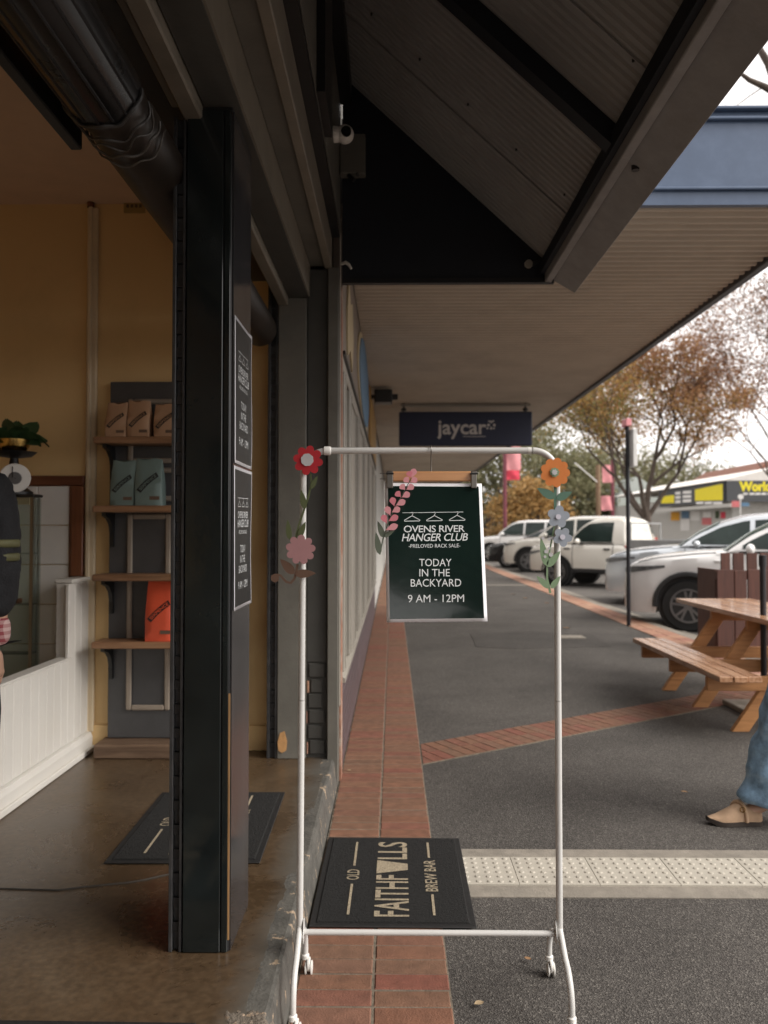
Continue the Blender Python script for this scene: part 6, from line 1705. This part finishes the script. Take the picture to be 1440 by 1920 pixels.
skin_obj('body', [rel(J[k]) for k in ks], [(ix[a], ix[b]) for a, b in Ed], [Rd[k] for k in ks], M['skin'], wk, 0, 2)
head_mesh(Vector((2.135,PY_,1.60)), (-1,0,0), wk, True)
jv = [rel(v) for v in ((2.22,PY_,1.0),(2.20,PY_-.085,.87),(2.04,PY_-.08,.52),(1.945,PY_-.065,.26),(1.895,PY_-.06,.105),(2.24,PY_+.09,.87),(2.37,PY_+.10,.50),(2.55,PY_+.10,.30),(2.66,PY_+.10,.18))]
def leg_tube(path, radii, name):
    """wide trouser leg, open at the hem, with folds gathered near the ankle"""
    P_ = [Vector(p) for p in path]; N = 84; n = 64; V = []; F = []
    for i in range(N+1):
        t = i/N*(len(P_)-1); k = min(int(t), len(P_)-2); q = t-k
        a0 = P_[max(k-1,0)]; a1 = P_[k]; a2 = P_[k+1]; a3 = P_[min(k+2,len(P_)-1)]
        c = .5*((2*a1)+(a2-a0)*q+(2*a0-5*a1+4*a2-a3)*q*q+(3*a1-a0-3*a2+a3)*q**3)
        r_ = radii[k]+(radii[k+1]-radii[k])*q; lo = i/N
        for j in range(n):
            a = 2*PI*j/n
            f = 1 + .05*math.sin(3*a+lo*5)*lo + .035*math.sin(5*a-lo*9) + .085*lo**2.2*math.sin(lo*44+2.6*math.sin(a+1))*(.5+.5*math.cos(a-2.4)) + .055*math.sin(lo*21+2*a)*(.4+lo) + .03*math.sin(lo*33-3*a) + .022*math.sin(lo*71+5*a)*lo + .018*math.sin(9*a+lo*14)*(.3+lo)
            tilt = (-math.cos(a))*.022*lo**6
            V.append((c.x+math.cos(a)*r_*f, c.y+math.sin(a)*r_*f*.92, c.z + tilt))
    for i in range(N):
        for j in range(n): F.append((i*n+j, i*n+(j+1)%n, (i+1)*n+(j+1)%n, (i+1)*n+j))
    o = obj(name, MB().add(V, F), M['denim'], wk, smooth=80)
    sd_ = o.modifiers.new('thick', 'SOLIDIFY'); sd_.thickness = .004
    ring = [Vector(V[(N-1)*n+j]) for j in range(n)]; ring.append(ring[0])
    obj('hem_stitch', MB().tube([p + (p-Vector((c.x,c.y,p.z))).normalized()*.004 + Vector((0,0,.004)) for p in ring], .002, 5), M['sign_cream'], o)
    sid = [Vector(V[i*n+int(n*.70)]) for i in range(N+1)]
    obj('side_seam', MB().tube([p + Vector((0,-.002,0)) for p in sid], .0028, 5), M['denim'], o, smooth=60)
leg_tube([(2.10,PY_-.085,.95),(2.0,PY_-.085,.72),(1.95,PY_-.08,.53),(1.90,PY_-.07,.31),(1.862,PY_-.06,.10)], [.118,.112,.112,.116,.122], 'trouser_leg')
leg_tube([(2.2,PY_+.085,.95),(2.28,PY_+.09,.72),(2.36,PY_+.10,.50),(2.52,PY_+.10,.32),(2.66,PY_+.10,.20)], [.115,.108,.108,.112,.118], 'trouser_leg')
obj('trouser_seat', MB().lathe([(.155,.82),(.172,.90),(.165,1.0),(.15,1.08)], (2.165,PY_,0), 'Z', 28), M['denim'], wk, smooth=60)
skin_obj('jumper', [rel(J[k]) for k in ('waist','chest','neck','shL','elL','wrL','shR','elR','wrR')], [(0,1),(1,2),(1,3),(3,4),(4,5),(1,6),(6,7),(7,8)], [(.15,.17),(.15,.17),.075,.075,.062,.048,.075,.062,.048], M['knit'], wk, 0, 2, .01)
hand('hand', rel((2.25,PY_-.22,.895)), (-.1,0,-1), (0,1,0), (-1,0,0), M['skin'], wk)
hand('hand', rel((2.3,PY_+.24,.895)), (-.1,0,-1), (0,-1,0), (-1,0,0), M['skin'], wk)
tz = pY(1325, 1512, PY_-.075)
shoe('clog', (tz.x-.0, PY_-.075, .002), (tz.x+.272, PY_-.055, .002), .092, .10, M['suede'], wk, M['sole'], True)
shoe('clog', (2.50, PY_+.10, .002), (2.755, PY_+.10, .10), .095, .085, M['suede'], wk, M['sole'])

# man in a work jacket at the left edge
LX, LY = -1.49, 2.55
mk = thing('person', 'person in a black work jacket with yellow tape standing at the left edge', 'person', (LX, LY, .15))
mo = Vector((LX, LY, .15))
K = {'pelvis': (0,0,.92), 'waist': (0,0,1.08), 'chest': (0,0,1.33), 'neck': (0,.0,1.50), 'headb': (0,.01,1.56),
     'hipL': (-.09,0,.88), 'kneeL': (-.10,.02,.48), 'ankL': (-.11,-.01,.08), 'toeL': (-.12,.12,.035), 'hipR': (.09,0,.88), 'kneeR': (.09,.02,.48), 'ankR': (.06,-.01,.08), 'toeR': (.05,.12,.035),
     'shL': (-.18,0,1.44), 'elL': (-.23,.03,1.16), 'wrL': (-.2,.16,.98), 'shR': (.17,0,1.44), 'elR': (.185,-.02,1.17), 'wrR': (.165,.02,.93)}
rd2 = {'pelvis':(.13,.15),'waist':(.11,.14),'chest':(.12,.16),'neck':.055,'headb':.055,'hipL':.09,'kneeL':.06,'ankL':.04,'toeL':.034,'hipR':.09,'kneeR':.06,'ankR':.04,'toeR':.034,'shL':.055,'elL':.042,'wrL':.03,'shR':.055,'elR':.042,'wrR':.03}
k2 = list(K); i2 = {k: i for i, k in enumerate(k2)}
skin_obj('body', [Vector(K[k]) for k in k2], [(i2[a], i2[b]) for a, b in Ed], [rd2[k] for k in k2], M['skin'], mk, 0, 2)
skin_obj('jacket', [Vector(K[k]) for k in ('pelvis','waist','chest','neck','shL','elL','shR')] + [Vector((.187,-.02,1.2)), Vector((.18,-.01,1.02)), Vector((-.215,.09,1.04))],
         [(0,1),(1,2),(2,3),(2,4),(4,5),(5,9),(2,6),(6,7),(7,8)], [(.17,.19),(.165,.19),(.17,.2),.085,.085,.072,.078,.068,.06,.06], M['jacket'], mk, 1, 3, .032, .055)
skin_obj('shirt_cuff', [Vector((.18,-.01,1.03)), Vector((.172,.01,.925))], [(0,1)], [.047,.043], M['check'], mk, 0, 2)
hand('hand', Vector((.168,.01,.92)), (0,.05,-1), (-1,0,0), (0,1,0), M['skin'], mk)
hand('hand', Vector((-.2,.16,.98)), (0,.4,-1), (1,0,0), (0,1,0), M['skin'], mk)
for zz in (1.21, 1.255):
    obj('reflective_band', MB().lathe([(.062,0),(.066,.004),(.066,.022),(.062,.026)], tuple(mo + Vector((.186,-.018,zz-.0))), 'Z', 20), M['hivis'], mk, smooth=50)
obj('bag_strap', MB().tube([mo+Vector((.05,-.17,1.46)), mo+Vector((.14,-.14,1.33)), mo+Vector((.215,-.10,1.18)), mo+Vector((.205,-.09,1.02)), mo+Vector((.17,-.10,.9))], .014, 8), mat('grey_webbing', (.09,.08,.08), .8), mk, smooth=60)
skin_obj('trousers', [Vector(K[k]) for k in ('pelvis','hipL','kneeL')] + [Vector((-.11,0,.1))] + [Vector(K[k]) for k in ('hipR','kneeR')] + [Vector((.06,0,.1)), Vector((0,0,1.05))], [(7,0),(0,1),(1,2),(2,3),(0,4),(4,5),(5,6)], [(.12,.13),.1,.085,.075,.1,.085,.075,(.12,.13)], M['jacket'], mk, 0, 2, .012)
head_mesh(mo + Vector((0,.03,1.66)), (-.3,1,0), mk, False)
shoe('shoe', tuple(mo+Vector((.045,.20,.002))), tuple(mo+Vector((.06,-.07,.002))), .105, .10, M['jacket'], mk, M['shoe_white'])
shoe('shoe', tuple(mo+Vector((-.14,.21,.002))), tuple(mo+Vector((-.11,-.07,.002))), .105, .10, M['jacket'], mk, M['shoe_white'])
